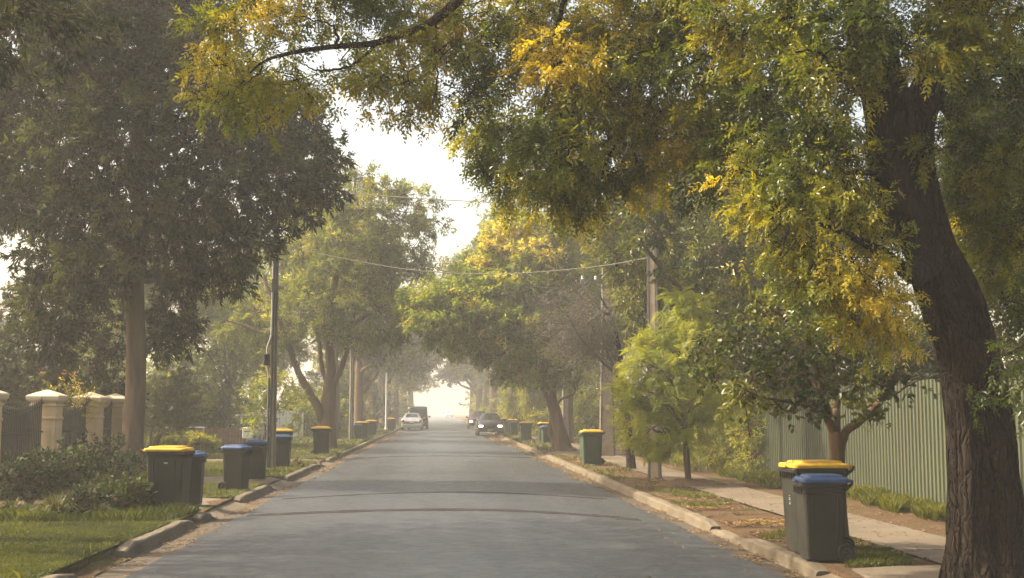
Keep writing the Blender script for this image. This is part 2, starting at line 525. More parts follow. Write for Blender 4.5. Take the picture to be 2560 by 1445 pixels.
def strip(name, mat, x0, x1, y0, y1, zf, nx=6, ny=40, wob=0.0, seed=1):
    """a sheet along the road with a cross profile zf(u); wob makes its long edges uneven"""
    rng = np.random.default_rng(seed)
    u = np.linspace(0, 1, nx); v = np.linspace(0, 1, ny)
    U, V = np.meshgrid(u, v)
    ph = rng.uniform(0, 6, 6)
    Y = y0 + V * (y1 - y0)
    e0 = wob * (np.sin(Y * 0.9 + ph[0]) + 0.6 * np.sin(Y * 2.3 + ph[1]) + 0.4 * np.sin(Y * 5.1 + ph[4]))
    e1 = wob * (np.sin(Y * 0.8 + ph[2]) + 0.6 * np.sin(Y * 2.6 + ph[3]) + 0.4 * np.sin(Y * 4.7 + ph[5]))
    X = (x0 + e0) * (1 - U) + (x1 + e1) * U
    Z = zf(U)
    P = np.stack([X, Y, Z + 0 * X], -1).reshape(-1, 3)
    i, j = np.meshgrid(np.arange(ny - 1), np.arange(nx - 1), indexing='ij')
    a = (i * nx + j).ravel()
    return struct(link(name, np_mesh(name, P, [np.stack([a, a + 1, a + nx + 1, a + nx], -1)], smooth=True), mat))

crown = lambda U: 0.055 * (1 - (2 * U - 1) ** 2)
strip('road', M_ASPHALT, EL, ER, -40, 640, crown, 15, 1400, 0.02, 3)
strip('gutter', M_GUTTER, KL - 0.1, EL + 0.06, -40, 300, lambda U: -0.035 + 0.031 * U, 5, 900, 0.004, 4)
strip('gutter', M_GUTTER, ER - 0.06, KR + 0.1, -40, 300, lambda U: -0.004 - 0.031 * U, 5, 900, 0.004, 6)

def kerb(side, y0, y1, h=0.125, name='kerb'):
    """a run of concrete kerb with a worn top edge and rounded ends"""
    rng = np.random.default_rng(int(abs(y0) * 10) + side + 7)
    ny = max(8, int((y1 - y0) / 0.25))
    ys = np.linspace(y0, y1, ny)
    xf = KL if side < 0 else KR
    s = side
    prof = [(-0.02, -0.06), (0.0, 0.0), (0.012, 0.090), (0.022, 0.112), (0.042, 0.124), (0.10, 0.127), (0.162, 0.126), (0.17, 0.118), (0.17, -0.06)]
    V = []
    nz = Noise(rng, 0.7)
    for k, y in enumerate(ys):
        end = min(1.0, min(y - y0, y1 - y) / 0.4 * 0.45 + 0.55)
        for (px_, pz) in prof:
            j = nz(np.array([[px_ * 9, y, pz * 9]]))[0] * 0.004 - (0.022 * rng.random() if rng.random() < .05 and pz > .1 and px_ < .05 else 0)
            V.append((xf + s * (px_ + (0.5 * j)), y, (pz * h / 0.127 * end + j if pz > 0.01 else pz)))
    n = len(prof)
    F = []
    for k in range(ny - 1):
        for q in range(n - 1):
            a = k * n + q
            F.append((a, a + n, a + n + 1, a + 1) if s > 0 else (a, a + 1, a + n + 1, a + n))
    m = MB().add(V, F, False)
    m.add(V[:n], [tuple(range(n))]); m.add(V[-n:], [tuple(range(n))])
    return struct(m.build(name, M_KERB))

for a, b in ((-20, 13.3), (15.4, 19.5), (20.05, 20.95), (23.9, 28.35), (31.3, 39.2), (39.6, 40.3), (42.6, 120), (124, 260)):
    kerb(-1, a, b)
for a, b in ((-20, 9.2), (13.0, 16.3), (18.1, 46.5), (50.2, 74), (78, 260)):
    kerb(1, a, b)
kerb(1, 16.32, 18.08, 0.05)

def slab(name, mat, pts, z, apron=None):
    """a flat sheet with a true outline; jointed concrete is drawn by its own gaps"""
    m = MB().add([(x, y, zz) for x, y, zz in pts], [tuple(range(len(pts)))])
    return struct(m.build(name, mat))

def driveway(side, y0, y1, xin, xout, name='driveway', mat=None):
    """an apron that climbs from the gutter, then flat bays with joints"""
    mat = mat or M_PATH
    m = MB()
    s = side
    k = KL if s < 0 else KR
    xs = [k - s * 0.16, k + s * 0.05, k + s * 0.35, k + s * 0.9]
    zs = [-0.022, 0.03, 0.105, 0.132]
    x = xs[-1]
    while abs(x) < abs(xout) - 0.1:
        x2 = x + s * min(1.5, abs(xout) - abs(x))
        xs += [x2 - s * 0.008, x2 + s * 0.004]; zs += [0.132, 0.132]
        x = x2
    for i in range(len(xs) - 1):
        if i >= 4 and i % 2 == 0:      # the joint
            continue
        m.add([(xs[i], y0 - (0.25 if i < 1 else 0), zs[i]), (xs[i + 1], y0, zs[i + 1]), (xs[i + 1], y1, zs[i + 1]), (xs[i], y1 + (0.25 if i < 1 else 0), zs[i])],
              [(0, 1, 2, 3) if s > 0 else (0, 3, 2, 1)])
    m.add([(k + s * .9, y0, .128), (xout, y0, .128), (xout, y1, .128), (k + s * .9, y1, .128)], [(0, 1, 2, 3) if s > 0 else (3, 2, 1, 0)])
    return struct(m.build(name, mat))

driveway(-1, 20.98, 23.88, 0, -5.7)
driveway(-1, 28.4, 31.25, 0, -13.0)
driveway(-1, 40.35, 42.55, 0, -12.0)
driveway(1, 9.25, 12.95, 0, 8.3)
driveway(1, 46.55, 50.15, 0, 9.0)
driveway(1, 74.0, 78.0, 0, 9.0)
def paved_path(x0, x1, y0, y1, step=1.45):
    """footpath slabs with open joints, each a little tilted"""
    rng = np.random.default_rng(int(y0))
    m = MB(); y = y0
    while y < y1 - .05:
        e = min(y1, y + step); z = .128 + rng.uniform(0, .007, 4)
        a, b = x0 + rng.normal() * .01, x1 + rng.normal() * .01
        m.add([(a, y, z[0]), (b, y, z[1]), (b, e - .022, z[2]), (a, e - .022, z[3])], [(0, 1, 2, 3)])
        y = e
    return struct(m.build('footpath', M_PATH))
paved_path(5.5, 6.7, 12.98, 46.5)
paved_path(5.5, 6.7, 50.2, 200)
for (a, b, sd) in ((-12, 20.95, 21), (23.92, 28.36, 22), (31.3, 40.3, 23), (42.6, 150, 24)):
    strip('lawn', M_LAWN, -9.2 if a < 0 else -13.5, -4.03, a, b, lambda U: 0.127 + 0 * U, 5, 60, 0.02, sd)
# soil ramps where the kerb is broken
def ramp_of_soil(y0, y1):
    V, F = [], []
    rng = np.random.default_rng(int(y0 * 10)); nz = Noise(rng, .5)
    prof = [(0.06, -.03), (-.05, .0), (-.2, .045), (-.4, .10), (-.62, .131)]
    ys = np.linspace(y0, y1, 10)
    for yy in ys:
        for dx, z in prof:
            V.append((KL + dx, yy, z + .012 * nz(np.array([[dx * 3, yy, 0]]))[0]))
    for i in range(9):
        for j in range(4):
            a = i * 5 + j
            F.append((a, a + 1, a + 6, a + 5))
    struct(MB().add(V, F, True).build('verge_slope', M_GROUND))
for a, b in ((13.28, 15.42), (19.48, 20.07), (39.18, 39.62)):
    ramp_of_soil(a, b)
# uneven bands across the asphalt, darker than the road
def cross_band(pts, w):
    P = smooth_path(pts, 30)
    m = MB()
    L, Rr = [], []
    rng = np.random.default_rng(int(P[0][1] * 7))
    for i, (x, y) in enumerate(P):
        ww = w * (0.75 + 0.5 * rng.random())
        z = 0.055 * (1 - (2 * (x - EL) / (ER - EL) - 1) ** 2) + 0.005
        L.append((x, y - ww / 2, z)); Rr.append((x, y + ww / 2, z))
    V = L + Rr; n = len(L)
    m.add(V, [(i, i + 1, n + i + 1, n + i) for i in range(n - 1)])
    return struct(m.build('road_band', M_BAND))
cross_band([(-3.3, 21.2), (-1.0, 21.6), (1.0, 21.5), (2.6, 20.6), (3.3, 19.9)], 0.42)
cross_band([(-3.2, 25.0), (-1.0, 26.0), (1.0, 26.1), (3.4, 24.6)], 0.22)
cross_band([(-3.3, 46.5), (0.0, 47.1), (3.5, 46.2)], 0.5)

# ------------------------------------------------------------------ leaves, twigs and trees
def leaf_simple(w=0.36, fold=0.12, droop=0.1):
    V = np.array([(0, 0, 0), (0.42, w / 2, fold), (1, 0, -droop), (0.42, -w / 2, fold)], float)
    return V, np.array([(0, 2, 1), (0, 3, 2)])
def leaf_round(w=0.7):
    V = np.array([(0, 0, 0), (0.25, w * .42, .06), (0.7, w * .46, .05), (1, 0, -.1), (0.7, -w * .46, .05), (0.25, -w * .42, .06)], float)
    return V, np.array([(0, 3, 2), (0, 2, 1), (0, 4, 3), (0, 5, 4)])
def leaf_pinnate(pairs=4, ll=0.33, lw=0.125, droop=0.35, seed=0):
    """a compound leaf: rachis along x, drooping, with paired leaflets and one at the tip"""
    V, F = [], []
    rg = random.Random(seed)
    for k in range(pairs + 1):
        t = 0.22 + 0.78 * k / pairs
        base = np.array([t * (1 - 0.1 * t), 0, -droop * t * t])
        for s in ((1, -1) if k < pairs else (0,)):
            a = rg.uniform(.6, 1.2) if s else rg.uniform(-.3, .3)
            d = np.array([math.cos(a), s * math.sin(a) if s else math.sin(a), rg.uniform(-.75, .15) - 0.3 * t])
            d /= np.linalg.norm(d)
            L = ll * (1.0 - 0.25 * abs(t - 0.55)) * rg.uniform(.8, 1.2)
            side = np.cross(d, [0, 0, 1.0]); side /= np.linalg.norm(side)
            n = len(V)
            V += [base, base + d * L * .45 + side * lw / 2 + [0, 0, .02], base + d * L, base + d * L * .45 - side * lw / 2 + [0, 0, .02]]
            F += [(n, n + 2, n + 1), (n, n + 3, n + 2)]
    return np.array(V), np.array(F)
def leaf_fern(pairs=11, droop=0.42):
    """a twice-feathered frond: narrow side plumes along an arching stem"""
    V, F = [], []
    for k in range(pairs + 1):
        t = 0.12 + 0.88 * k / pairs
        base = np.array([t * (1 - 0.12 * t), 0, 0.12 * t - droop * t * t])
        for s in ((1, -1) if k < pairs else (0,)):
            a = 1.05 if s else 0
            d = np.array([math.cos(a), s * math.sin(a), -0.12 - 0.3 * t]); d /= np.linalg.norm(d)
            L = 0.34 * math.sin(math.pi * (0.18 + 0.72 * t))
            side = np.cross(d, [0, 0, 1.0]); side /= np.linalg.norm(side)
            n = len(V)
            V += [base, base + d * L * .5 + side * 0.022, base + d * L - [0, 0, .04], base + d * L * .5 - side * 0.022]
            F += [(n, n + 2, n + 1), (n, n + 3, n + 2)]
    return np.array(V), np.array(F)
def leaf_spray(k=7):
    """a short flat spray of needles for cypress foliage"""
    V, F = [], []
    for i in range(k):
        a = (i / (k - 1) - 0.5) * 1.5
        d = np.array([math.cos(a), math.sin(a), 0.12 * math.cos(3 * a)])
        s = np.array([-math.sin(a), math.cos(a), 0.3]) * 0.055
        b = np.array([0.12 * i / k, 0, 0])
        n = len(V)
        V += [b, b + d * .55 + s, b + d * (1 - .35 * abs(a)), b + d * .55 - s]
        F += [(n, n + 2, n + 1), (n, n + 3, n + 2)]
    return np.array(V), np.array(F)

def place_leaves(tmpl, P, D, size, rng, tint, roll=0.9, flatz=0.75):
    """one template leaf at every point: x along D, its face turned mostly upward"""
    V, F = tmpl
    n = len(P)
    X = D / (np.linalg.norm(D, axis=1)[:, None] + 1e-9)
    Z = np.stack([np.zeros(n), np.zeros(n), np.full(n, flatz)], -1) + rng.normal(size=(n, 3)) * roll * 0.55
    Z = Z - X * (Z * X).sum(1)[:, None]
    Z /= np.linalg.norm(Z, axis=1)[:, None] + 1e-9
    Yv = np.cross(Z, X)
    M = np.stack([X, Yv, Z], 1)              # (n, 3, 3) rows are axes
    W = np.einsum('vk,nkj->nvj', V, M) * size[:, None, None] + P[:, None, :]
    k = len(V)
    FF = (F[None] + (np.arange(n) * k)[:, None, None]).reshape(-1, F.shape[1])
    return W.reshape(-1, 3), FF, np.repeat(tint, k)

DENS = 2.3     # twigs per unit of crown
class Crown:
    def __init__(s, rng):
        s.rng = rng; s.V, s.F, s.T, s.n = [], [], [], 0
        s.bV, s.bF, s.bn = [], [], 0
    def leaves(s, *a, **k):
        V, F, T = place_leaves(*a, **k)
        s.V.append(V); s.F.append(F + s.n); s.T.append(T); s.n += len(V)
    def wood(s, V, F):
        s.bV.append(V); s.bF.append(F + s.bn); s.bn += len(V)
    def limb(s, pts, r, n=14, sides=7, rfun=None, wander=0.0):
        P = smooth_path(pts, n)
        if wander:
            w = np.cumsum(s.rng.normal(size=P.shape) * wander, axis=0)
            w -= np.linspace(0, 1, n)[:, None] * w[-1]
            P = P + w
        r = np.interp(np.linspace(0, 1, n), np.linspace(0, 1, len(r)), r)
        s.wood(*tube_arrays(P, r, sides, rfun))
        return P
    def sticks(s, A, B, ra, rb):
        """many thin three-sided twigs at once"""
        n = len(A)
        if n == 0: return
        D = B - A
        L = np.linalg.norm(D, axis=1)[:, None] + 1e-9
        X = D / L
        U = np.cross(X, s.rng.normal(size=(n, 3))); U /= np.linalg.norm(U, axis=1)[:, None] + 1e-9
        W = np.cross(X, U)
        V = []
        for (Q, r) in ((A, ra), (B, rb)):
            for k in range(3):
                a = k * 2 * math.pi / 3
                V.append(Q + r * (math.cos(a) * U + math.sin(a) * W))
        V = np.stack(V, 1)
        F = np.array([(0, 1, 4, 3), (1, 2, 5, 4), (2, 0, 3, 5)])
        s.wood(V.reshape(-1, 3), (F[None] + (np.arange(n) * 6)[:, None, None]).reshape(-1, 4))
    def fill(s, lobes, tmpl, dens, tw_len, per, size,  droop=0.5, spread=0.8, tint=(0.1, 0.6), gap=-0.35, gap_scale=0.8, shell=0.5,
             roll=0.9, up=0.15, links=None, twig_r=0.006, tints=None, flatz=0.75, whorl=False, link_every=5):
        """lobes [(centre, (rx, ry, rz))]: twigs start inside each lobe, grow outward and bend down; leaves sit along each twig"""
        rng = s.rng
        nz = Noise(rng, gap_scale)
        nt = Noise(rng, 1.6)
        for li, (c, r) in enumerate(lobes):
            c = np.asarray(c, float); r = np.asarray(r, float)
            n = max(6, int(DENS * dens * (r[0] * r[1] * r[2]) ** (2 / 3) * 3.2))
            d = rng.normal(size=(n, 3)); d /= np.linalg.norm(d, axis=1)[:, None]
            rad = rng.random(n) ** (1 / 3.0)
            rad = shell * np.maximum(rad, 0.55 + 0.4 * rng.random(n)) + (1 - shell) * rad
            lump = 1 + 0.16 * Noise(rng, 1.1)(d)
            rad = np.clip(rad * lump, 0.03, 1.15)
            P = c + d * r * rad[:, None]
            keep = nz(P) > gap + 0.25 * (rng.random(n) - 0.5)
            P, d, rad = P[keep], d[keep], rad[keep]
            P[:, 2] = np.maximum(P[:, 2], 0.25)
            n = len(P)
            if n == 0: continue
            D = d * (0.5 + 0.5 * rad[:, None]) + rng.normal(size=(n, 3)) * 0.35
            D[:, 2] += up - droop * 0.55 * rng.random(n)
            D /= np.linalg.norm(D, axis=1)[:, None]
            L = tw_len * rng.uniform(0.6, 1.25, n)
            A = P - D * (L * 0.55)[:, None]
            E = P + D * (L * 0.45)[:, None]; E[:, 2] -= droop * L * 0.25
            s.sticks(A, E, twig_r, twig_r * 0.35)
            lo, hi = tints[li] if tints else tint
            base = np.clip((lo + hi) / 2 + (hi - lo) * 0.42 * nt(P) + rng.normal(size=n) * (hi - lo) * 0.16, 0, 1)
            k = per
            t = rng.random((n, k)) ** (0.45 if whorl else 0.8)
            tt = t.ravel()
            rep = np.repeat(np.arange(n), k)
            LP = A[rep] + (E - A)[rep] * tt[:, None]
            LP += rng.normal(size=LP.shape) * 0.025 * tw_len
            side = rng.normal(size=(n * k, 3)); side -= D[rep] * (side * D[rep]).sum(1)[:, None]
            side /= np.linalg.norm(side, axis=1)[:, None] + 1e-9
            LD = D[rep] * (0.35 + 0.6 * tt[:, None]) + side * spread
            LD[:, 2] -= droop * rng.uniform(0.3, 1.1, n * k)
            sz = rng.uniform(size[0], size[1], n * k)
            tn = np.clip(base[rep] + rng.normal(size=n * k) * 0.07, 0, 1)
            if isinstance(tmpl, list):
                w = rng.integers(0, len(tmpl), n * k)
                for q, tm in enumerate(tmpl):
                    g = w == q
                    if g.any(): s.leaves(tm, LP[g], LD[g], sz[g], rng, tn[g], roll=roll, flatz=flatz)
            else:
                s.leaves(tmpl, LP, LD, sz, rng, tn, roll=roll, flatz=flatz)
            # boughs that carry the twigs
            if links is not None:
                root = np.asarray(links[li] if isinstance(links, list) else links, float)
                ctrl = (root + c) / 2 + rng.normal(size=3) * 0.12 * np.linalg.norm(c - root)
                ctrl[2] += 0.08 * np.linalg.norm(c - root)
                rr = 0.012 + 0.035 * float(np.mean(r))
                s.limb([root, ctrl, c], [rr * 1.5, rr * 0.5], 10, 6, wander=0.02)
            sel = np.arange(0, n, link_every)
            if len(sel):
                M1 = c + (A[sel] - c) * 0.15 + rng.normal(size=(len(sel), 3)) * 0.05
                M2 = c + (A[sel] - c) * 0.6 + rng.normal(size=(len(sel), 3)) * 0.10
                s.sticks(M1, M2, twig_r * 2.4, twig_r * 1.6)
                s.sticks(M2, A[sel], twig_r * 1.6, twig_r)
    def crown_mesh(s, name='crown'):
        return np_mesh(name, np.concatenate(s.V), [np.concatenate(s.F)], np.concatenate(s.T))
    def wood_mesh(s, name='trunk'):
        return np_mesh(name, np.concatenate(s.bV), [np.concatenate(s.bF)], smooth=True)

def bark_fun(rng, amp=0.10, ridges=0.03, burl=0.0):
    fl = [(int(k), rng.uniform(0.15, 1.2), rng.uniform(0, 6.28), rng.uniform(0.4, 1.0)) for k in (2, 3, 4, 5, 7)]
    rd = [(int(k), rng.uniform(0.5, 3.0) * rng.choice([-1, 1]), rng.uniform(0, 6.28)) for k in rng.integers(11, 46, 16)]
    bl = [(int(k), rng.uniform(3, 8), rng.uniform(0, 6.28)) for k in (2, 3, 5, 6)]
    def f(a, s_):
        A, S = a[None, :], s_[:, None]
        m = np.ones((len(s_), len(a)))
        for k, w, p, g in fl: m = m + amp * g / k ** 0.5 * np.sin(k * A + w * S + p)
        rr = sum(np.abs(np.sin(0.5 * (k * A + w * S + p + 0.7 * np.sin(3.1 * S + k)))) - 0.6 for k, w, p in rd)
        m = m + ridges * rr / 2.2
        if burl: m = m + burl * sum(np.sin(k * A + w * S + p) for k, w, p in bl) * np.exp(-((S - 0.5) / 0.9) ** 2)
        return m
    return f

def finish_tree(cr, name, base, label, mat_bark, mat_leaf, group=None, cat='tree', crown_name='crown', trunk_name='trunk'):
    """an Empty at the foot; trunk (with limbs) and crown are its parts, in coordinates relative to the foot"""
    base = np.asarray(base, float)
    e = empty(name, base, 0, label, cat, group)
    if cr.bV:
        cr.bV = [v - base for v in cr.bV]
        link(trunk_name, cr.wood_mesh(), mat_bark, e)
    if cr.V:
        cr.V = [v - base for v in cr.V]
        link(crown_name, cr.crown_mesh(), mat_leaf, e)
    return e

def L(px, py, Y, r, ry=None, depth=None):
    """a lobe of foliage seen at a place in the photo, r in photo pixels, at distance Y"""
    k = Y / FPX
    return (at(px, py, Y), (r * k, (depth if depth is not None else r * k * 0.9), (ry or r) * k))
# ------------------------------------------------------------------ trees near the camera
PIN = [leaf_pinnate(seed=q, pairs=3 + q % 3) for q in range(5)]
def big_right_tree():
    rng = np.random.default_rng(11)
    cr = Crown(rng)
    Y0 = 11.4
    foot = at(2466, 1469, Y0); foot[2] = 0.10
    bf = bark_fun(rng, 0.13, 0.10, 0.035)
    k = Y0 / FPX
    def path(l): return [at(x, y, Y) for x, y, Y in l]
    # trunk up to the crotch, with two stems above it
    T = path([(2472, 1560, Y0), (2466, 1470, Y0), (2458, 1380, Y0), (2455, 1250, Y0), (2450, 1120, Y0), (2440, 1000, Y0), (2418, 880, Y0), (2385, 780, Y0), (2350, 690, Y0), (2318, 610, Y0 + .05)])
    cr.limb(T, [80 * k, 66 * k, 58 * k, 54 * k, 52 * k, 56 * k, 66 * k, 72 * k, 68 * k, 58 * k], 260, 120, bf)
    # two old stems fused side by side, a cleft between them
    cr.limb(path([(2412, 1580, Y0 - .05), (2418, 1460, Y0 - .08), (2424, 1360, Y0 - .1), (2426, 1200, Y0 - .1), (2418, 1020, Y0 - .08), (2404, 880, Y0 - .04), (2372, 750, Y0)]), [74 * k, 56 * k, 50 * k, 48 * k, 46 * k, 50 * k, 40 * k], 230, 96, bark_fun(rng, 0.12, 0.09, 0.05))
    cr.limb(path([(2516, 1580, Y0), (2506, 1460, Y0 - .03), (2498, 1360, Y0 - .05), (2490, 1200, Y0 - .05), (2476, 1040, Y0), (2448, 900, Y0 + .02), (2405, 780, Y0 + .02)]), [100 * k, 72 * k, 62 * k, 58 * k, 52 * k, 52 * k, 44 * k], 230, 96, bark_fun(rng, 0.12, 0.09, 0.05))
    for i in range(5):
        a = -2.6 + i * .62
        cr.limb([foot + np.array([.30 * math.cos(a), .22 * math.sin(a), .35]), foot + np.array([.40 * math.cos(a), .36 * math.sin(a), .06]), foot + np.array([.66 * math.cos(a + .15), .7 * math.sin(a + .15), -.06])], [.12, .09, .03], 30, 20, bark_fun(rng, .1, .06))
    A = path([(2345, 690, Y0), (2296, 600, Y0), (2252, 500, Y0 - .05), (2222, 400, Y0 - .1), (2225, 290, Y0 - .1), (2196, 170, Y0), (2160, 60, Y0 + .1), (2100, -70, Y0 + .3), (1900, -260, Y0 + .7)])
    cr.limb(A, [50 * k, 42 * k, 38 * k, 50 * k, 58 * k, 56 * k, 48 * k, 34 * k, 22 * k], 170, 64, bark_fun(rng, 0.12, 0.05))
    B = path([(2365, 720, Y0 + .15), (2335, 600, Y0 + .2), (2306, 480, Y0 + .25), (2285, 350, Y0 + .25), (2310, 230, Y0 + .35), (2370, 130, Y0 + .5), (2460, 0, Y0 + .7), (2560, -200, Y0 + 1)])
    cr.limb(B, [58 * k, 46 * k, 40 * k, 44 * k, 38 * k, 34 * k, 28 * k, 18 * k], 130, 48, bark_fun(rng, 0.12, 0.05))
    C = path([(2300, 330, Y0 + .3), (2340, 240, Y0 + .8), (2400, 300, Y0 + 1.4), (2470, 330, Y0 + 2.0)])
    cr.limb(C, [34 * k, 24 * k, 18 * k, 8 * k], 40, 20, bark_fun(rng, 0.1, 0.03))
    # a knot where the old bough was lost, low forked buttress
    D = path([(2340, 640, Y0 - .1), (2290, 690, Y0 - .35), (2230, 650, Y0 - .5), (2150, 600, Y0 - .7), (2050, 560, Y0 - .9)])
    cr.limb(D, [40 * k, 22 * k, 14 * k, 10 * k, 5 * k], 40, 16, bark_fun(rng, 0.1, 0.03))
    # the long bough over the road
    S = path([(2110, -60, Y0 + .3), (1800, -210, 12.0), (1450, -190, 12.4), (1230, -90, 12.6), (1130, 15, 12.8), (1060, 66, 12.9), (1000, 88, 13.0), (935, 108, 13.0), (830, 117, 13.0), (730, 132, 13.1), (650, 160, 13.1), (585, 230, 13.2)])
    sp = cr.limb(S, [36 * k, 30 * k, 24 * k, 18 * k, 15 * k, 11 * k, 10 * k, 9.5 * k, 7.5 * k, 6 * k, 3.5 * k, 1.5 * k], 110, 14, bark_fun(rng, 0.06, 0.02))
    for l, r in (([(830, 117, 13.0), (850, 90, 12.9), (842, 60, 12.8), (800, 45, 12.7), (735, 40, 12.6)], 5), ([(940, 110, 13.0), (880, 150, 12.9), (800, 165, 12.8), (760, 162, 12.8)], 5),
                 ([(1130, 15, 12.8), (1160, -30, 12.9), (1130, -120, 13.0)], 9), ([(650, 160, 13.1), (640, 190, 13.0), (600, 230, 12.9)], 3),
                 ([(1090, 60, 12.9), (1085, 160, 12.7), (1080, 260, 12.6)], 4), ([(1150, 100, 12.9), (1190, 180, 12.7), (1200, 230, 12.6)], 3),
                 ([(1450, -190, 12.4), (1420, -40, 12.6), (1380, 120, 12.9), (1350, 300, 13.1)], 10), ([(1800, -210, 12.0), (1720, 0, 12.4), (1700, 160, 12.6), (1560, 330, 12.9), (1490, 470, 13)], 11),
                 ([(2160, 60, 11.5), (1980, 40, 11.7), (1820, 110, 12.0), (1640, 200, 12.4)], 13), ([(2225, 290, 11.3), (2120, 220, 11.0), (2050, 130, 10.7), (1990, 130, 10.5)], 7),
                 ([(2250, 430, 11.3), (2120, 440, 11.0), (2010, 500, 10.8), (1950, 640, 10.7)], 8)):
        cr.limb(path(l), [r * k, r * k * 0.35], 26, 8, wander=0.012)
    # leaves: the bough's hanging sprays (greener left, browner middle), the gold mass, the dark right side
    left = [L(x, y, Yd, r, ry) for x, y, Yd, r, ry in (
        (525, 60, 12.9, 60, 70), (560, 150, 13.1, 80, 65), (640, 20, 12.8, 105, 75), (660, 130, 13.3, 95, 60), (535, 235, 13.0, 55, 40), (620, 240, 13.2, 70, 50), (735, 195, 13.1, 75, 55),
        (650, 290, 12.9, 36, 26), (570, 262, 12.8, 44, 26), (770, 15, 13.2, 95, 55), (790, 240, 13.0, 28, 20))]
    mid = [L(x, y, Yd, r, ry) for x, y, Yd, r, ry in (
        (900, 20, 13.2, 100, 70), (870, 165, 13.2, 55, 42), (930, 195, 13.0, 75, 42), (1010, 40, 13.4, 110, 90), (1010, 190, 12.9, 75, 60), (1010, 265, 12.9, 40, 30), (1110, 150, 13.0, 100, 85), (1170, 230, 12.8, 80, 55),
        (1150, 30, 13.3, 120, 90), (1090, 240, 13.3, 60, 40), (1240, 110, 13.2, 100, 90), (1230, -60, 13.4, 150, 90), (900, -90, 13.4, 150, 80), (660, -90, 13.2, 130, 70))]
    gold = [L(x, y, Yd, r, ry) for x, y, Yd, r, ry in (
        (1400, 170, 12.6, 95, 80), (1380, 290, 12.7, 100, 85), (1350, 390, 12.9, 85, 75), (1430, 380, 12.6, 85, 75), (1390, 470, 12.9, 75, 55), (1480, 260, 12.8, 95, 80), (1500, 110, 13.1, 110, 90),
        (1340, 60, 13.2, 110, 80), (1450, 490, 13.1, 65, 45), (1290, 440, 14.2, 85, 75), (1240, 350, 14.4, 95, 85), (1200, 320, 14.6, 70, 60))]
    brown = [L(x, y, Yd, r, ry) for x, y, Yd, r, ry in (
        (1580, 210, 13.0, 110, 95), (1600, 60, 12.8, 120, 95), (1570, 340, 13.3, 100, 80), (1520, 440, 13.4, 85, 65), (1680, 140, 12.4, 110, 90), (1660, 300, 12.9, 110, 85), (1720, 30, 12.2, 120, 90),
        (1620, 430, 13.6, 85, 60), (1500, 530, 13.5, 55, 35), (1780, 190, 12.2, 105, 85), (1760, 330, 12.8, 110, 80), (1710, 430, 13.4, 90, 55), (1480, -50, 13.0, 150, 80), (1750, -90, 12.4, 170, 90))]
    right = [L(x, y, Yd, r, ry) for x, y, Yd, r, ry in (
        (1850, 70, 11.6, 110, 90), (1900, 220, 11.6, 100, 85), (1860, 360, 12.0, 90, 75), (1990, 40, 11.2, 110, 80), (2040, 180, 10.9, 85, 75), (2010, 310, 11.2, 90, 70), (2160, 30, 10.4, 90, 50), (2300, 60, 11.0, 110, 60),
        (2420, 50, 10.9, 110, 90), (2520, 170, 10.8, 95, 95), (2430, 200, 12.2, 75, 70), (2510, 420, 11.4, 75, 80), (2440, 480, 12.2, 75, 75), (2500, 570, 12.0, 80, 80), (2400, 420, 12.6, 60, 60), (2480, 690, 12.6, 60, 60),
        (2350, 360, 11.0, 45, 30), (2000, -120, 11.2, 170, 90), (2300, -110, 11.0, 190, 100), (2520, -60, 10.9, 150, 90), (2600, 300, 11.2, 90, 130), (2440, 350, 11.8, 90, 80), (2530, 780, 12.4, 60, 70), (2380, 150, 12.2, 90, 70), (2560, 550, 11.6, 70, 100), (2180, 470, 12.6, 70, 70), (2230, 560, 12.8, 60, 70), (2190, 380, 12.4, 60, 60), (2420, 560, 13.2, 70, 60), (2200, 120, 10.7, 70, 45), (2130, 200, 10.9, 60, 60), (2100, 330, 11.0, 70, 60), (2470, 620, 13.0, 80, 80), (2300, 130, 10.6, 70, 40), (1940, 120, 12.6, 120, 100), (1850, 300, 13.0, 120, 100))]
    drop = [L(x, y, Yd, r, ry) for x, y, Yd, r, ry in (
        (1900, 450, 11.2, 90, 55), (2000, 440, 10.9, 100, 55), (2090, 400, 10.9, 70, 50), (1960, 530, 10.9, 100, 60), (2080, 520, 10.8, 95, 65), (2010, 620, 10.8, 90, 60), (2120, 640, 10.7, 95, 65), (2170, 560, 10.8, 60, 60),
        (2090, 730, 10.8, 90, 55), (2180, 730, 10.7, 75, 60), (2220, 640, 10.8, 45, 50), (2130, 800, 10.9, 80, 40), (2230, 810, 10.8, 60, 50), (2040, 670, 11.0, 80, 50))]
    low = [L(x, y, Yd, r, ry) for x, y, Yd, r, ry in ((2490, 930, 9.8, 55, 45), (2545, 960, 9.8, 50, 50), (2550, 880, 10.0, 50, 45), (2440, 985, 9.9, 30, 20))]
    kw = dict(tmpl=PIN, tw_len=0.42, per=7, size=(0.13, 0.23), droop=0.6, spread=0.8, twig_r=0.0035, roll=1.0)
    cr.fill(left, dens=54, tint=(0.38, 0.80), gap=-0.40, gap_scale=0.6, **kw)
    cr.fill(mid, dens=62, tint=(0.25, 0.80), gap=-0.5, gap_scale=0.6, **kw)
    cr.fill(gold, dens=80, tint=(0.38, 0.90), gap=-0.6, gap_scale=0.6, **kw)
    cr.fill(brown, dens=72, tint=(0.2, 0.80), gap=-0.6, gap_scale=0.7, **kw)
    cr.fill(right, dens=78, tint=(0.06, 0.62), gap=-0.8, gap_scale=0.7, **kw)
    kw['droop'] = 0.9
    kw['size'] = (0.10, 0.19)
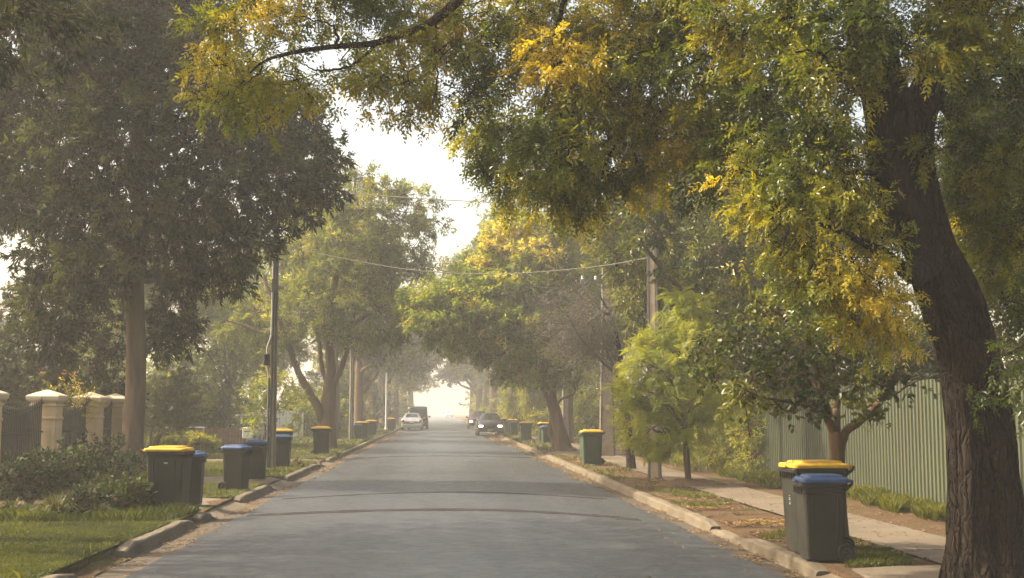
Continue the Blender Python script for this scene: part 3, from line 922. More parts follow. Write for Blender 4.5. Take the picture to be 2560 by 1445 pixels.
    drop += [L(x, y, Yd, r, ry) for x, y, Yd, r, ry in ((1930, 360, 11.3, 90, 60), (2040, 330, 11.0, 90, 60), (2130, 450, 10.8, 70, 60), (1850, 420, 11.6, 70, 45), (1860, 500, 11.2, 50, 40), (2240, 730, 10.7, 50, 50), (1950, 610, 11.0, 60, 50))]
    cr.fill(drop, dens=80, tint=(0.20, 0.74), gap=-0.6, gap_scale=0.5, **kw)
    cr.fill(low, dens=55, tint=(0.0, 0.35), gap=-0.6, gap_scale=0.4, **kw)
    # the bare pale twig hooked in front of the trunk
    cr.limb(path([(2160, 170, 10.9), (2120, 128, 10.7), (2075, 125, 10.6), (2050, 165, 10.6), (2045, 215, 10.6)]), [0.016, 0.006], 24, 6)
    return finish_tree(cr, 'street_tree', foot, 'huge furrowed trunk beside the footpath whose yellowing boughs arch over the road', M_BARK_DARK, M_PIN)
big_right_tree()

def dark_left_tree():
    rng = np.random.default_rng(21)
    cr = Crown(rng)
    x, y = gp(337, 1196)
    foot = np.array([x, y, 0.10])
    k = y / FPX
    path = lambda l: [at(a, b, y + d) for a, b, d in l]
    cr.limb(path([(322, 1215, 0), (326, 1190, 0), (332, 1100, 0), (340, 1000, 0), (341, 880, 0), (338, 760, 0), (342, 640, 0), (350, 520, 0), (345, 380, .2), (360, 240, .3), (380, 60, .3), (380, -140, 0)]),
            [50 * k, 34 * k, 26 * k, 23.5 * k, 22.5 * k, 21 * k, 21 * k, 19 * k, 17 * k, 14 * k, 10 * k, 4 * k], 120, 36, bark_fun(rng, 0.07, 0.035))
    for l, r in (([(345, 600, 0), (420, 480, -.4), (520, 400, -.7), (640, 370, -.9), (760, 400, -1)], 11), ([(342, 660, 0), (250, 560, .3), (150, 480, .5), (60, 420, .7)], 10), ([(345, 520, 0), (270, 360, -.5), (190, 220, -.9), (150, 60, -1)], 10),
                 ([(350, 450, 0), (470, 330, .9), (560, 290, 1.2), (680, 280, 1.4)], 9), ([(340, 740, 0), (230, 720, -.6), (140, 740, -1.0), (110, 800, -1.2)], 7), ([(342, 700, 0), (440, 700, .8), (480, 770, 1.1)], 6),
                 ([(360, 300, 0), (440, 170, -1), (520, 60, -1.4), (560, -60, -1.5)], 9), ([(360, 260, .2), (300, 120, .9), (280, -40, 1.2)], 8)):
        cr.limb(path(l), [r * k, r * k * 0.3], 26, 9, wander=0.03)
    lob = []
    for (px, py, d, r, ry) in ((60, 60, .6, 150, 130), (190, 110, -1.2, 140, 130), (330, 80, -1.5, 150, 130), (470, 90, -.6, 130, 120), (120, 250, .5, 140, 110), (270, 240, -1.8, 140, 110), (420, 220, -1.6, 130, 100), (560, 220, .4, 110, 90),
                               (40, 380, .8, 120, 100), (170, 390, -1.2, 130, 105), (310, 370, -1.9, 130, 100), (460, 360, -1.2, 120, 80), (600, 350, -.6, 110, 80), (720, 330, .1, 100, 85), (800, 380, .2, 75, 80), (815, 460, 0, 60, 60),
                               (700, 440, -.8, 100, 80), (740, 510, -.4, 80, 55), (590, 480, -1.1, 110, 85), (470, 500, -1.4, 110, 85), (340, 510, -1.6, 120, 85), (210, 530, -1.1, 110, 90), (100, 510, .2, 110, 80), (20, 500, .8, 100, 70),
                               (640, 590, -.4, 85, 75), (540, 610, -.8, 100, 80), (420, 620, -1.2, 100, 75), (300, 630, -1.4, 90, 65), (190, 660, -.9, 90, 75), (100, 660, -.4, 75, 75), (90, 745, -.7, 60, 60), (150, 790, -1.0, 70, 55), (110, 840, -1.0, 65, 50),
                               (570, 690, -.3, 70, 50), (470, 690, -.5, 70, 55), (430, 790, .6, 60, 60), (470, 830, .8, 45, 50), (260, 720, -.9, 55, 45), (400, 860, .5, 40, 40), (-60, 280, 1, 150, 150), (330, -20, -.4, 210, 90), (120, -10, .2, 180, 80), (500, -10, .2, 130, 70), (-80, 480, 1, 120, 90), (700, 260, .8, 90, 50), (650, 290, 1.2, 90, 60)):
        lob.append(L(px, py, y + d * 1.1, r * 0.97, ry * 0.97))
    cr.fill(lob, leaf_simple(0.30, 0.08, 0.12), dens=46, tw_len=0.5, per=15, size=(0.13, 0.23), droop=0.45, spread=0.85, tint=(0.0, 0.95), gap=-0.45, gap_scale=0.65, roll=0.9, twig_r=0.006, whorl=True, up=0.1)
    return finish_tree(cr, 'street_tree', foot, 'tall dark leafy tree with smooth pale trunk rising from the shrub bed', M_BARK_PALE, M_DARK)
dark_left_tree()

def round_leaf_tree():
    rng = np.random.default_rng(31)
    cr = Crown(rng)
    Y = 14.9
    k = Y / FPX
    foot = at(2100, 1365, Y); foot[2] = 0.11
    path = lambda l: [at(a, b, Y + d) for a, b, d in l]
    cr.limb(path([(2106, 1385, 0), (2103, 1355, 0), (2098, 1280, 0), (2095, 1200, 0), (2094, 1130, 0), (2094, 1080, 0)]), [27 * k, 22 * k, 19 * k, 18 * k, 18.5 * k, 21 * k], 60, 32, bark_fun(rng, 0.06, 0.025))
    for l, r in (([(2090, 1100, 0), (2062, 1020, -.1), (2038, 930, -.2), (2020, 850, -.3), (2010, 760, -.4)], 13), ([(2085, 1080, 0), (2045, 970, .2), (1990, 920, .3), (1945, 850, .5), (1920, 780, .6)], 9),
                 ([(2095, 1110, 0), (2130, 1060, -.1), (2190, 1010, -.2), (2230, 960, -.3), (2260, 880, -.4)], 12), ([(2092, 1090, 0), (2090, 960, .4), (2075, 850, .5), (2060, 740, .6)], 9),
                 ([(2180, 1015, -.2), (2240, 985, -.4), (2300, 950, -.6)], 4), ([(2055, 1010, 0), (1980, 1010, -.4), (1900, 990, -.6), (1840, 960, -.7)], 5), ([(2030, 900, -.2), (1960, 800, -.6), (1880, 740, -.8)], 5)):
        cr.limb(path(l), [r * k, r * k * 0.4], 26, 12, bark_fun(rng, 0.05, 0.015), wander=0.008)
    lob = [L(a, b, Y + d, r, ry) for a, b, d, r, ry in ((1800, 850, .3, 55, 50), (1850, 900, .1, 65, 50), (1790, 940, .5, 55, 45), (1850, 990, -.2, 60, 40), (1900, 960, -.5, 70, 55), (1950, 1020, -.5, 65, 38), (1920, 870, -.3, 75, 60), (1860, 810, .3, 65, 55),
            (1990, 950, -.6, 70, 60), (2010, 1020, -.6, 55, 35), (2060, 970, -.7, 65, 50), (2140, 960, -.5, 65, 50), (2180, 1040, -.5, 38, 25), (2200, 960, -.4, 50, 40), (2010, 850, -.6, 85, 70), (2100, 870, -.3, 80, 70), (2190, 880, -.2, 60, 60),
            (1940, 770, .2, 85, 60), (2050, 770, .3, 85, 60), (1760, 880, .7, 40, 40), (2150, 1000, .5, 60, 40), (2270, 960, -.5, 35, 22), (1880, 1040, -.3, 40, 22))]
    cr.fill(lob, leaf_round(0.62), dens=60, tw_len=0.36, per=8, size=(0.060, 0.098), droop=0.35, spread=0.9, tint=(0.0, 0.75), gap=-0.3, gap_scale=0.4, roll=1.1, twig_r=0.004, up=0.25)
    return finish_tree(cr, 'street_tree', foot, 'small round leaved tree forking low, right behind the pair of dark bins', M_BARK_MID, M_GLOSS)
round_leaf_tree()

def feathery_tree():
    rng = np.random.default_rng(41)
    cr = Crown(rng)
    x, y = gp(1722, 1212)
    k = y / FPX
    foot = np.array([x, y, 0.10])
    path = lambda l: [at(a, b, y + d) for a, b, d in l]
    cr.limb(path([(1726, 1224, 0), (1722, 1205, 0), (1716, 1150, 0), (1712, 1090, 0), (1706, 1000, .1), (1700, 900, .1), (1706, 800, 0), (1712, 745, 0)]), [10 * k, 8.5 * k, 7 * k, 6.5 * k, 5 * k, 4 * k, 3 * k, 1 * k], 50, 14, bark_fun(rng, 0.05, 0.02))
    cr.limb(path([(1728, 1218, .05), (1722, 1120, .05)]), [0.014, 0.014], 6, 6)
    heads = [(1710, 765, 0, 40, 26), (1690, 800, .1, 45, 28), (1745, 800, -.1, 45, 28), (1780, 840, 0, 40, 26), (1720, 840, -.3, 55, 32), (1640, 860, 0, 55, 36), (1600, 870, .2, 40, 30), (1690, 890, -.4, 55, 34), (1760, 890, .2, 50, 34),
             (1570, 910, 0, 40, 26), (1620, 920, -.4, 60, 36), (1680, 950, -.5, 60, 36), (1740, 950, -.2, 55, 34), (1560, 960, 0, 30, 24), (1600, 990, -.3, 55, 32), (1660, 1010, -.5, 60, 34), (1730, 1010, -.3, 60, 34), (1785, 970, .2, 40, 30),
             (1555, 1010, 0, 30, 22), (1600, 1050, -.2, 55, 28), (1660, 1070, -.4, 55, 28), (1720, 1065, -.2, 55, 28), (1780, 1040, .1, 45, 28), (1640, 1110, 0, 50, 22), (1700, 1105, .1, 40, 20), (1600, 1100, .1, 40, 20), (1810, 1010, .2, 28, 20), (1800, 900, .3, 40, 28), (1815, 860, .3, 30, 22), (1690, 750, .1, 30, 22), (1735, 745, 0, 28, 20), (1545, 970, .1, 30, 22), (1650, 830, .2, 40, 26)]
    lob = [L(a, b, y + d, r, ry) for a, b, d, r, ry in heads]
    roots = [at(1708, min(1080, b + 70), y) for a, b, d, r, ry in heads]
    cr.fill(lob, leaf_fern(), dens=24, tw_len=0.28, per=8, size=(0.19, 0.32), droop=0.28, spread=0.9, tint=(0.35, 1.0), gap=-0.85, gap_scale=0.5, roll=0.75, twig_r=0.004, up=0.3, links=roots, flatz=0.9)
    return finish_tree(cr, 'young_tree', foot, 'young feathery lime green tree staked on the verge, in front of the concrete pole', M_BARK_MID, M_FERN)
feathery_tree()

def gold_tree():
    """the leaning tree whose crown reaches over the road, gold at the top"""
    rng = np.random.default_rng(51)
    cr = Crown(rng)
    x, y = gp(1405, 1128)
    k = y / FPX
    foot = np.array([x, y, 0.10])
    path = lambda l: [at(a, b, y + d) for a, b, d in l]
    bf = bark_fun(rng, 0.07, 0.03)
    cr.limb(path([(1418, 1138, 0), (1410, 1122, 0), (1400, 1080, 0), (1385, 1020, 0), (1365, 960, 0), (1345, 890, 0), (1320, 800, 0), (1300, 700, 0), (1330, 600, 0)]), [30 * k, 22 * k, 17 * k, 15 * k, 14 * k, 12 * k, 10 * k, 7 * k, 3 * k], 70, 24, bf)
    for l, r in (([(1392, 1125, .1), (1384, 1070, .1), (1390, 990, .2), (1400, 900, .3), (1440, 780, .4), (1460, 640, .4)], 11), ([(1392, 1010, 0), (1410, 998, -.2), (1440, 980, -.4), (1450, 940, -.5)], 4), ([(1350, 900, 0), (1250, 850, -.5), (1150, 800, -1.0), (1060, 770, -1.2)], 8),
                 ([(1310, 760, 0), (1220, 700, .8), (1120, 700, 1.2)], 6), ([(1300, 720, 0), (1380, 640, -.6), (1420, 590, -1)], 6), ([(1320, 800, 0), (1370, 760, .6), (1430, 720, 1)], 5)):
        cr.limb(path(l), [r * k, r * k * 0.35], 26, 9, bf, wander=0.03)
    gold = [(1290, 570, 0, 75, 40), (1370, 580, -.3, 80, 45), (1250, 620, .3, 55, 40), (1340, 640, -.6, 80, 45), (1430, 640, .2, 75, 50), (1450, 690, -.8, 55, 32), (1480, 670, -.6, 45, 30), (1440, 580, .6, 70, 45), (1500, 600, 1.2, 60, 45)]
    green = [(1180, 720, 0, 80, 40), (1100, 740, -.6, 80, 42), (1040, 760, -.4, 50, 32), (1250, 720, -.6, 80, 45), (1320, 720, -.6, 80, 45), (1390, 730, -.2, 75, 45), (1140, 790, -1, 85, 42), (1060, 800, -.8, 50, 30), (1230, 800, -1, 90, 48), (1310, 810, -.9, 85, 48),
             (1390, 810, -.6, 70, 48), (1180, 860, -.8, 70, 36), (1110, 850, -.5, 55, 30), (1260, 880, -.8, 80, 40), (1340, 880, -.9, 70, 42), (1410, 880, -.4, 65, 42), (1230, 660, .3, 60, 35), (1290, 930, -.4, 55, 28), (1370, 940, -.5, 45, 30), (1430, 940, .2, 40, 28), (1180, 680, .8, 60, 34)]
    hint = (0.05, 0.55)
    cr.fill([L(a, b, y + d * 1.3, r, ry) for a, b, d, r, ry in gold], leaf_simple(0.38, 0.08, 0.14), dens=42, tw_len=0.6, per=13, size=(0.13, 0.24), droop=0.25, spread=0.9, tint=(0.4, 0.98), gap=-0.8, roll=0.7, up=0.2, flatz=1.0, twig_r=0.008)
    cr.fill([L(a, b, y + d * 1.3, r, ry) for a, b, d, r, ry in green], leaf_simple(0.38, 0.08, 0.14), dens=42, tw_len=0.6, per=13, size=(0.13, 0.24), droop=0.25, spread=0.9, tint=(0.05, 0.72), gap=-0.6, roll=0.7, up=0.2, flatz=1.0, twig_r=0.008)
    return finish_tree(cr, 'street_tree', foot, 'leaning twin stemmed tree with gold topped crown reaching over the road', M_BARK_MID, M_GOLD)
gold_tree()

def fork_tree():
    rng = np.random.default_rng(61)
    cr = Crown(rng)
    x, y = gp(820, 1124)
    k = y / FPX
    foot = np.array([x, y, 0.10])
    path = lambda l: [at(a, b, y + d) for a, b, d in l]
    bf = bark_fun(rng, 0.07, 0.03)
    cr.limb(path([(822, 1140, 0), (822, 1118, 0), (820, 1060, 0), (822, 1000, 0), (826, 930, 0), (824, 860, 0), (830, 760, 0), (850, 640, 0), (880, 520, 0), (890, 430, 0)]), [34 * k, 22 * k, 19 * k, 18 * k, 13 * k, 10 * k, 9 * k, 7 * k, 5 * k, 2 * k], 80, 24, bf)
    for l, r in (([(812, 1055, 0), (790, 1010, -.2), (762, 960, -.4), (742, 920, -.5), (720, 850, -.6), (690, 770, -.7), (660, 690, -.6)], 12), ([(828, 990, 0), (850, 945, -.2), (868, 890, -.3), (885, 800, -.3), (930, 700, -.3), (970, 600, 0)], 9), ([(820, 960, 0), (800, 880, .2), (785, 800, .3), (760, 700, .4), (750, 600, .5)], 7),
                 ([(830, 760, 0), (900, 660, .8), (1000, 580, 1.2), (1060, 560, 1.3)], 6), ([(885, 810, -.3), (960, 760, -.8), (1030, 740, -1)], 5), ([(720, 850, -.6), (640, 820, -.9), (560, 800, -1)], 5)):
        cr.limb(path(l), [r * k, r * k * 0.35], 26, 9, bf, wander=0.03)
    lob = [(900, 450, 0, 60, 45), (960, 480, .4, 80, 40), (1040, 510, .8, 60, 40), (840, 500, -.4, 80, 50), (910, 530, -.6, 90, 45), (1000, 550, .2, 80, 42), (1070, 570, .8, 50, 38), (780, 560, 0, 70, 50), (860, 600, -1, 85, 45), (950, 610, -.8, 80, 45), (1030, 620, 0, 65, 40),
           (740, 640, .2, 70, 50), (820, 670, -1, 80, 45), (900, 690, -1, 80, 45), (980, 690, -.6, 70, 45), (1050, 680, .2, 50, 36), (700, 720, .2, 65, 45), (780, 740, -.8, 75, 45), (860, 760, -1.2, 80, 45), (940, 770, -1, 75, 45), (1010, 760, -.6, 60, 40),
           (640, 780, 0, 60, 42), (720, 810, -.6, 65, 40), (800, 820, -.9, 60, 36), (890, 840, -1.0, 65, 36), (960, 840, -.8, 65, 36), (580, 830, .2, 55, 36), (650, 860, -.2, 50, 30), (1010, 830, -.4, 45, 30), (830, 590, 1, 90, 60), (930, 650, 1.2, 90, 60), (720, 870, -.4, 40, 24)]
    cr.fill([L(a, b, y + d * 1.4, r, ry) for a, b, d, r, ry in lob], leaf_simple(0.34, 0.08, 0.14), dens=25, tw_len=0.62, per=12, size=(0.13, 0.23), droop=0.35, spread=0.9, tint=(0.15, 0.85), gap=-0.25, gap_scale=1.1, roll=0.9, up=0.2, twig_r=0.009)
    return finish_tree(cr, 'street_tree', foot, 'tall hazy tree with trunk forked in three, behind the lone dark yellow lidded bin', M_BARK_MID, M_MID)
fork_tree()

def twiggy_tree():
    """a half bare tree: dark stem, a haze of grey twigs, few leaves"""
    rng = np.random.default_rng(71)
    cr = Crown(rng)
    x, y = gp(1578, 1172)
    k = y / FPX
    foot = np.array([x, y, 0.10])
    path = lambda l: [at(a, b, y + d) for a, b, d in l]
    cr.limb(path([(1580, 1184, 0), (1578, 1166, 0), (1572, 1100, 0), (1560, 1000, 0), (1552, 900, 0), (1530, 800, 0), (1500, 740, 0)]), [17 * k, 12 * k, 10 * k, 9 * k, 7 * k, 5 * k, 2 * k], 50, 16, bark_fun(rng, .08, .03))
    trunk = np_mesh('trunk', np.concatenate(cr.bV) - foot, [np.concatenate(cr.bF)], smooth=True)
    cr.bV, cr.bF, cr.bn = [], [], 0
    tips = []
    for i in range(9):
        t0 = at(1558 - 4 * i, 960 - 24 * i, y)
        e = at(rng.uniform(1370, 1560), rng.uniform(720, 900), y + rng.uniform(-1.4, 1.4))
        P = cr.limb([t0, (t0 + e) / 2 + rng.normal(size=3) * .25 + [0, 0, .25], e], [4 * k, 1.3 * k], 16, 6, wander=0.03)
        tips.append(P[5:])
    tips = np.concatenate(tips)
    for gen, (n, ln, r) in enumerate(((200, 0.75, 0.009), (700, 0.5, 0.007), (1900, 0.34, 0.005))):
        A = tips[rng.integers(0, len(tips), n)]
        D = rng.normal(size=(n, 3)); D /= np.linalg.norm(D, axis=1)[:, None]
        D[:, 0] -= 0.4
        M_ = A + D * ln * 0.5 + rng.normal(size=(n, 3)) * 0.05
        B = M_ + (D + rng.normal(size=(n, 3)) * .5 + [0, 0, -.25]) * ln * 0.5
        cr.sticks(A, M_, r, r * .8); cr.sticks(M_, B, r * .8, r * .5)
        tips = np.concatenate([M_, B])
    n = 350
    A = tips[rng.integers(0, len(tips), n)] + rng.normal(size=(n, 3)) * 0.08
    D = rng.normal(size=(n, 3)); D[:, 2] -= .6
    cr.leaves(leaf_simple(0.4), A, D, rng.uniform(.06, .12, n), rng, rng.random(n))
    e = finish_tree(cr, 'street_tree', foot, 'half bare tree with a tangle of grey twigs over a thin dark stem', M_BARK_GREY, M_DRY, trunk_name='twigs')
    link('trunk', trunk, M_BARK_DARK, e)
    return e
twiggy_tree()

def bushy(name, label, base, lobes, leaf, mat, seed, dens=30, tw=0.4, per=12, size=(.08, .15), tint=(0.1, 0.8), bark=None, group=None, cat='tree', gap=-0.6, stems=3, droop=0.3, gs=0.8, roll=0.9, up=0.2, sr=0.05, flatz=0.75):
    """a shrub or tree whose stems run from the foot into its lobes"""
    rng = np.random.default_rng(seed)
    cr = Crown(rng)
    base = np.array([base[0], base[1], 0.10])
    for i in range(stems):
        c, r = lobes[(i * len(lobes)) // stems]
        p0 = base + np.array([rng.normal() * sr, rng.normal() * sr, -0.05])
        md = (p0 + c) / 2; md[:2] = p0[:2] * .65 + c[:2] * .35; md[2] = p0[2] + (c[2] - p0[2]) * .5
        cr.limb([p0, md, c], [sr * 1.5, sr, sr * .3], 18, 9, bark_fun(rng, .06, .02), wander=.02)
    cr.fill(lobes, leaf, dens, tw, per, size, droop=droop, tint=tint, gap=gap, gap_scale=gs, roll=roll, up=up, flatz=flatz)
    return finish_tree(cr, name, base, label, bark or M_BARK_MID, mat, group, cat)

LS = leaf_simple(0.36, 0.08, 0.12)
# the tree at the left edge: its trunk stands outside the picture, its crown hangs in from the side and shades the lawn
bushy('street_tree', 'dark leafy crown hanging in from the left edge, nearest on the left', (-8.6, 16.5), [(np.array(c), (r, r, r * .75)) for c, r in (
    ((-7.0, 17.0, 7.4), 1.2), ((-6.6, 19.0, 8.2), 1.3), ((-7.6, 15.0, 7.0), 1.3), ((-8.6, 18.0, 6.4), 1.3), ((-9.6, 16.0, 7.4), 1.5), ((-8.2, 16.6, 9.2), 1.6), ((-6.7, 15.6, 9.0), 1.3), ((-6.2, 17.4, 9.8), 1.4), ((-9.5, 19.4, 8.4), 1.6),
    ((-7.6, 20.6, 9.2), 1.3), ((-8.8, 13.6, 8.2), 1.5), ((-7.2, 13.4, 9.2), 1.4), ((-10.2, 18.0, 9.4), 1.5), ((-6.0, 12.6, 7.6), 1.3), ((-6.4, 14.6, 8.0), 1.3))],
    leaf_simple(0.32, 0.08, 0.12), M_DARK, 77, dens=17, tw=0.5, per=13, size=(.12, .2), tint=(0.05, 0.75), gap=-0.5, stems=6, droop=0.4, sr=0.11, bark=M_BARK_PALE)
# the dark glossy tree behind the fence and hedge on the right
bushy('garden_tree', 'large glossy dark green tree standing behind the hedge and corrugated fence', (9.8, 33.0), [L(a, b, Yd + (4 if a < 1770 else 1), r, ry) for a, b, Yd, r, ry in (
    (1560, 560, 29, 90, 70), (1640, 540, 29, 100, 75), (1730, 520, 29, 100, 80), (1830, 520, 29.5, 100, 85), (1920, 560, 29.5, 100, 90), (1600, 640, 28.5, 80, 65), (1700, 620, 28, 95, 75), (1800, 620, 28, 100, 80), (1890, 680, 28.5, 95, 80), (1590, 740, 29, 60, 70), (1680, 710, 29, 80, 65),
    (1760, 720, 27.8, 80, 70), (1850, 760, 28.5, 90, 70), (1960, 750, 29.5, 100, 80), (1600, 830, 30, 50, 50), (1780, 800, 29, 80, 60), (1870, 850, 29, 90, 60), (1980, 860, 30, 110, 70), (1600, 480, 30, 90, 70), (1760, 420, 30.5, 130, 90), (1920, 440, 30.5, 140, 90), (2060, 600, 30.5, 140, 110), (2100, 780, 30.5, 130, 100), (2200, 900, 31, 110, 70), (2040, 930, 31, 90, 60), (1680, 480, 29.5, 90, 70), (1800, 470, 29, 110, 80), (2000, 500, 30, 120, 90))] + [L(a, b, 27.6, r, ry) for a, b, r, ry in ((1625, 510, 60, 55), (1660, 580, 45, 35), (1600, 600, 45, 40), (1660, 690, 35, 25), (1600, 440, 70, 50))] + [L(a, b, 34, r, ry) for a, b, r, ry in ((1530, 530, 60, 50), (1515, 620, 48, 45), (1545, 690, 42, 38), (1500, 560, 40, 40))],
    leaf_simple(0.42, 0.1, 0.1), M_GLOSS, 81, dens=34, tw=0.5, per=13, size=(.11, .19), tint=(0.05, 0.95), gap=-0.55, stems=6, droop=0.4, sr=0.12)
# ------------------------------------------------------------------ trees, hedges and shrubs further off
x, y = gp(1240, 1068)
bushy('garden_tree', 'dense dark conical evergreen behind the cream fence at far left', (-12.6, 33), [L(a, b, 33, r, ry) for a, b, r, ry in (
    (60, 740, 45, 50), (70, 800, 65, 60), (50, 860, 90, 65), (80, 920, 100, 60), (60, 980, 110, 60), (90, 1040, 110, 50), (10, 780, 45, 60), (-30, 850, 70, 80), (-40, 950, 80, 90), (150, 900, 60, 60), (160, 980, 70, 60))],
    leaf_spray(), M_CYP, 82, dens=.5*42, tw=0.35, per=9, size=(.10, .18), tint=(0.0, 1.0), gap=-1.2, droop=0.1, up=0.6, cat='tree')
bushy('garden_shrub', 'rounded dome shaped conifer behind the pipe fence', (-10.4, 44), [L(a, b, 44, r, ry) for a, b, r, ry in (
    (430, 940, 40, 38), (420, 985, 62, 50), (440, 1020, 70, 50), (410, 1050, 75, 40), (455, 980, 42, 50), (390, 990, 40, 50))],
    leaf_spray(), M_CYP, 83, dens=.5*55, tw=0.3, per=9, size=(.10, .17), tint=(0.2, 1.0), gap=-1.4, droop=0.1, up=0.5, cat='shrub')
bushy('garden_tree', 'low dark leafy tree behind the cream pillars, left of the pale trunk', (-10.6, 34.5), [L(a, b, 34.5, r, ry) for a, b, r, ry in (
    (230, 830, 60, 55), (270, 880, 65, 55), (225, 920, 55, 45), (270, 960, 55, 45), (290, 800, 55, 50), (300, 1000, 45, 40), (240, 990, 40, 35))],
    LS, M_DARK, 84, dens=34, tw=0.4, per=12, size=(.10, .17), tint=(0.1, 0.9), gap=-0.4, cat='tree', sr=.04)
bushy('garden_tree', 'greyish green spreading tree between the dome conifer and the steel pole', (-9.8, 56), [L(a, b, 56, r, ry) for a, b, r, ry in (
    (560, 780, 60, 45), (610, 830, 60, 45), (540, 850, 55, 45), (490, 900, 45, 40), (590, 900, 60, 45), (650, 900, 50, 45), (560, 960, 55, 45), (620, 980, 55, 40), (520, 960, 45, 45), (500, 800, 50, 40), (600, 740, 60, 40), (680, 800, 50, 45), (550, 1010, 45, 35), (480, 980, 40, 40))],
    LS, M_MID, 85, dens=20, tw=0.5, per=11, size=(.11, .2), tint=(0.0, 0.6), gap=-0.15, cat='tree', stems=7, bark=M_BARK_GREY, sr=.06)
bushy('garden_shrub', 'yellow green airy shrub behind the steel pole by the white fence', (-6.6, 46), [L(a, b, 46, r, ry) for a, b, r, ry in (
    (690, 940, 38, 24), (660, 970, 42, 26), (715, 965, 38, 24), (640, 1005, 36, 24), (690, 1005, 45, 26), (735, 1000, 28, 24), (660, 1040, 36, 22), (740, 1050, 28, 20), (720, 1075, 22, 16), (630, 1060, 28, 24))],
    LS, M_FERN, 86, dens=30, tw=0.4, per=10, size=(.09, .16), tint=(0.2, 0.9), gap=-0.35, cat='shrub', stems=5, sr=.03)
bushy('garden_shrub', 'low shrubs mound under the pipe rail behind the first bins', (-8.9, 46), [L(a, b, 46, r, ry) for a, b, r, ry in ((440, 1105, 40, 20), (490, 1100, 35, 18), (400, 1100, 40, 22), (520, 1115, 26, 14))],
    leaf_simple(.16, .05, .25), M_MID, 87, dens=60, tw=.3, per=10, size=(.14, .3), tint=(.2, .9), cat='shrub', sr=.02)
# hedge on the right: sunlit face and shaded end are put into their leaf colours
bushy('hedge', 'clipped leafy hedge coloured sunlit yellow green between the feathery tree and the corrugated fence', (8.5, 34.2), [(np.array([xx - .55, yy, zz]), (0.75, 0.95, 0.6)) for yy in (31.5, 33, 34.5, 36, 37.5, 39, 40.5) for xx, zz in ((8.9, 0.65), (8.9, 1.35), (9.0, 1.95), (9.9, 1.2), (9.7, 2.2))],
      LS, M_HEDGE, 88, dens=.5*75, tw=.25, per=10, size=(.08, .13), tint=(.1, 1.0), gap=-1.5, cat='hedge', stems=6, droop=.3, sr=.03)
bushy('garden_tree', 'shaded end of the clipped hedge, painted dark, beside the corrugated fence', (9.0, 30.6), [(np.array([9.0 + .3 * (i % 2), 30.6 + .25 * (i % 3), .5 + .42 * i]), (.55, .5, .45)) for i in range(8)],
      LS, M_DARK, 89, dens=.5*80, tw=.25, per=10, size=(.05, .09), tint=(.0, .9), gap=-1.2, cat='shrub', sr=.04)
bushy('garden_shrub', 'soft green rounded shrub beyond the leaning tree and grey poles', (7.9, 66), [L(a, b, 66, r, ry) for a, b, r, ry in ((1465, 1010, 40, 30), (1450, 1045, 34, 28), (1490, 1040, 34, 28), (1470, 1075, 42, 20))],
      LS, M_MID, 90, dens=28, tw=.4, per=10, size=(.1, .18), tint=(.3, 1.0), gap=-.8, cat='shrub', sr=.03)
bushy('garden_shrub', 'leafy green bush on the verge between the leaning tree and the far bins', (6.4, 72), [L(a, b, 72, r, ry) for a, b, r, ry in ((1342, 1045, 20, 22), (1336, 1075, 22, 18), (1350, 1085, 20, 12))],
      LS, M_MID, 91, dens=30, tw=.4, per=10, size=(.1, .18), tint=(.2, .9), gap=-.8, cat='shrub', sr=.03)

def far_tree(seed, mat, kind='broad', h=11.0, w=4.2):
    rng = np.random.default_rng(seed)
    lob = []
    if kind == 'weeping':
        for i in range(26):
            a = rng.uniform(0, 6.28); q = w * math.sqrt(rng.random()) * .95
            zt = h * rng.uniform(.62, .95) - q * .5
            lob.append((np.array([q * math.cos(a), q * math.sin(a), zt]), (w * .24, w * .24, h * .10)))
            for s in range(3):
                lob.append((np.array([q * math.cos(a) * 1.06, q * math.sin(a) * 1.06, max(2.6, zt - h * .13 * (s + 1))]), (w * .14, w * .14, h * .10)))
    else:
        for i in range(34):
            d = rng.normal(size=3); d /= np.linalg.norm(d)
            q = rng.random() ** .45
            c = np.array([d[0] * w * .80 * q, d[1] * w * .80 * q, h * .63 + d[2] * h * .30 * q])
            s = w * rng.uniform(.20, .36)
            lob.append((c, (s, s, s * .72)))
    cr = Crown(rng)
    bf = bark_fun(rng, .08, .03)
    top = np.array([rng.normal() * .3, rng.normal() * .3, h * .72])
    cr.limb([np.array([0, 0, -.15]), np.array([0, 0, .3]), np.array([.1, .05, h * .22]), top * [.6, .6, .7], top], [.42, .30, .25, .18, .06], 40, 16, bf)
    for i in range(6):
        c = lob[(i * len(lob)) // 6][0]
        st = np.array([.06, .03, h * (.20 + .05 * i)])
        cr.limb([st, (st + c) / 2 + [0, 0, -.2], c], [.15, .05], 16, 8, bf, wander=.05)
    if kind == 'weeping':
        cr.fill(lob, leaf_simple(.16, .03, .2), dens=26, tw_len=.8, per=12, size=(.16, .30), droop=1.5, spread=.45, tint=(.15, .9), gap=-.6, roll=.8, up=-.7, twig_r=.008)
    else:
        cr.fill(lob, leaf_simple(.40, .08, .14), dens=15, tw_len=.65, per=11, size=(.17, .30), droop=.35, tint=(.1, .85), gap=-.3, gap_scale=1.2, roll=.9, up=.2, twig_r=.010)
    e = finish_tree(cr, 'street_tree', (0, 0, 0), '', M_BARK_MID, mat)
    return e

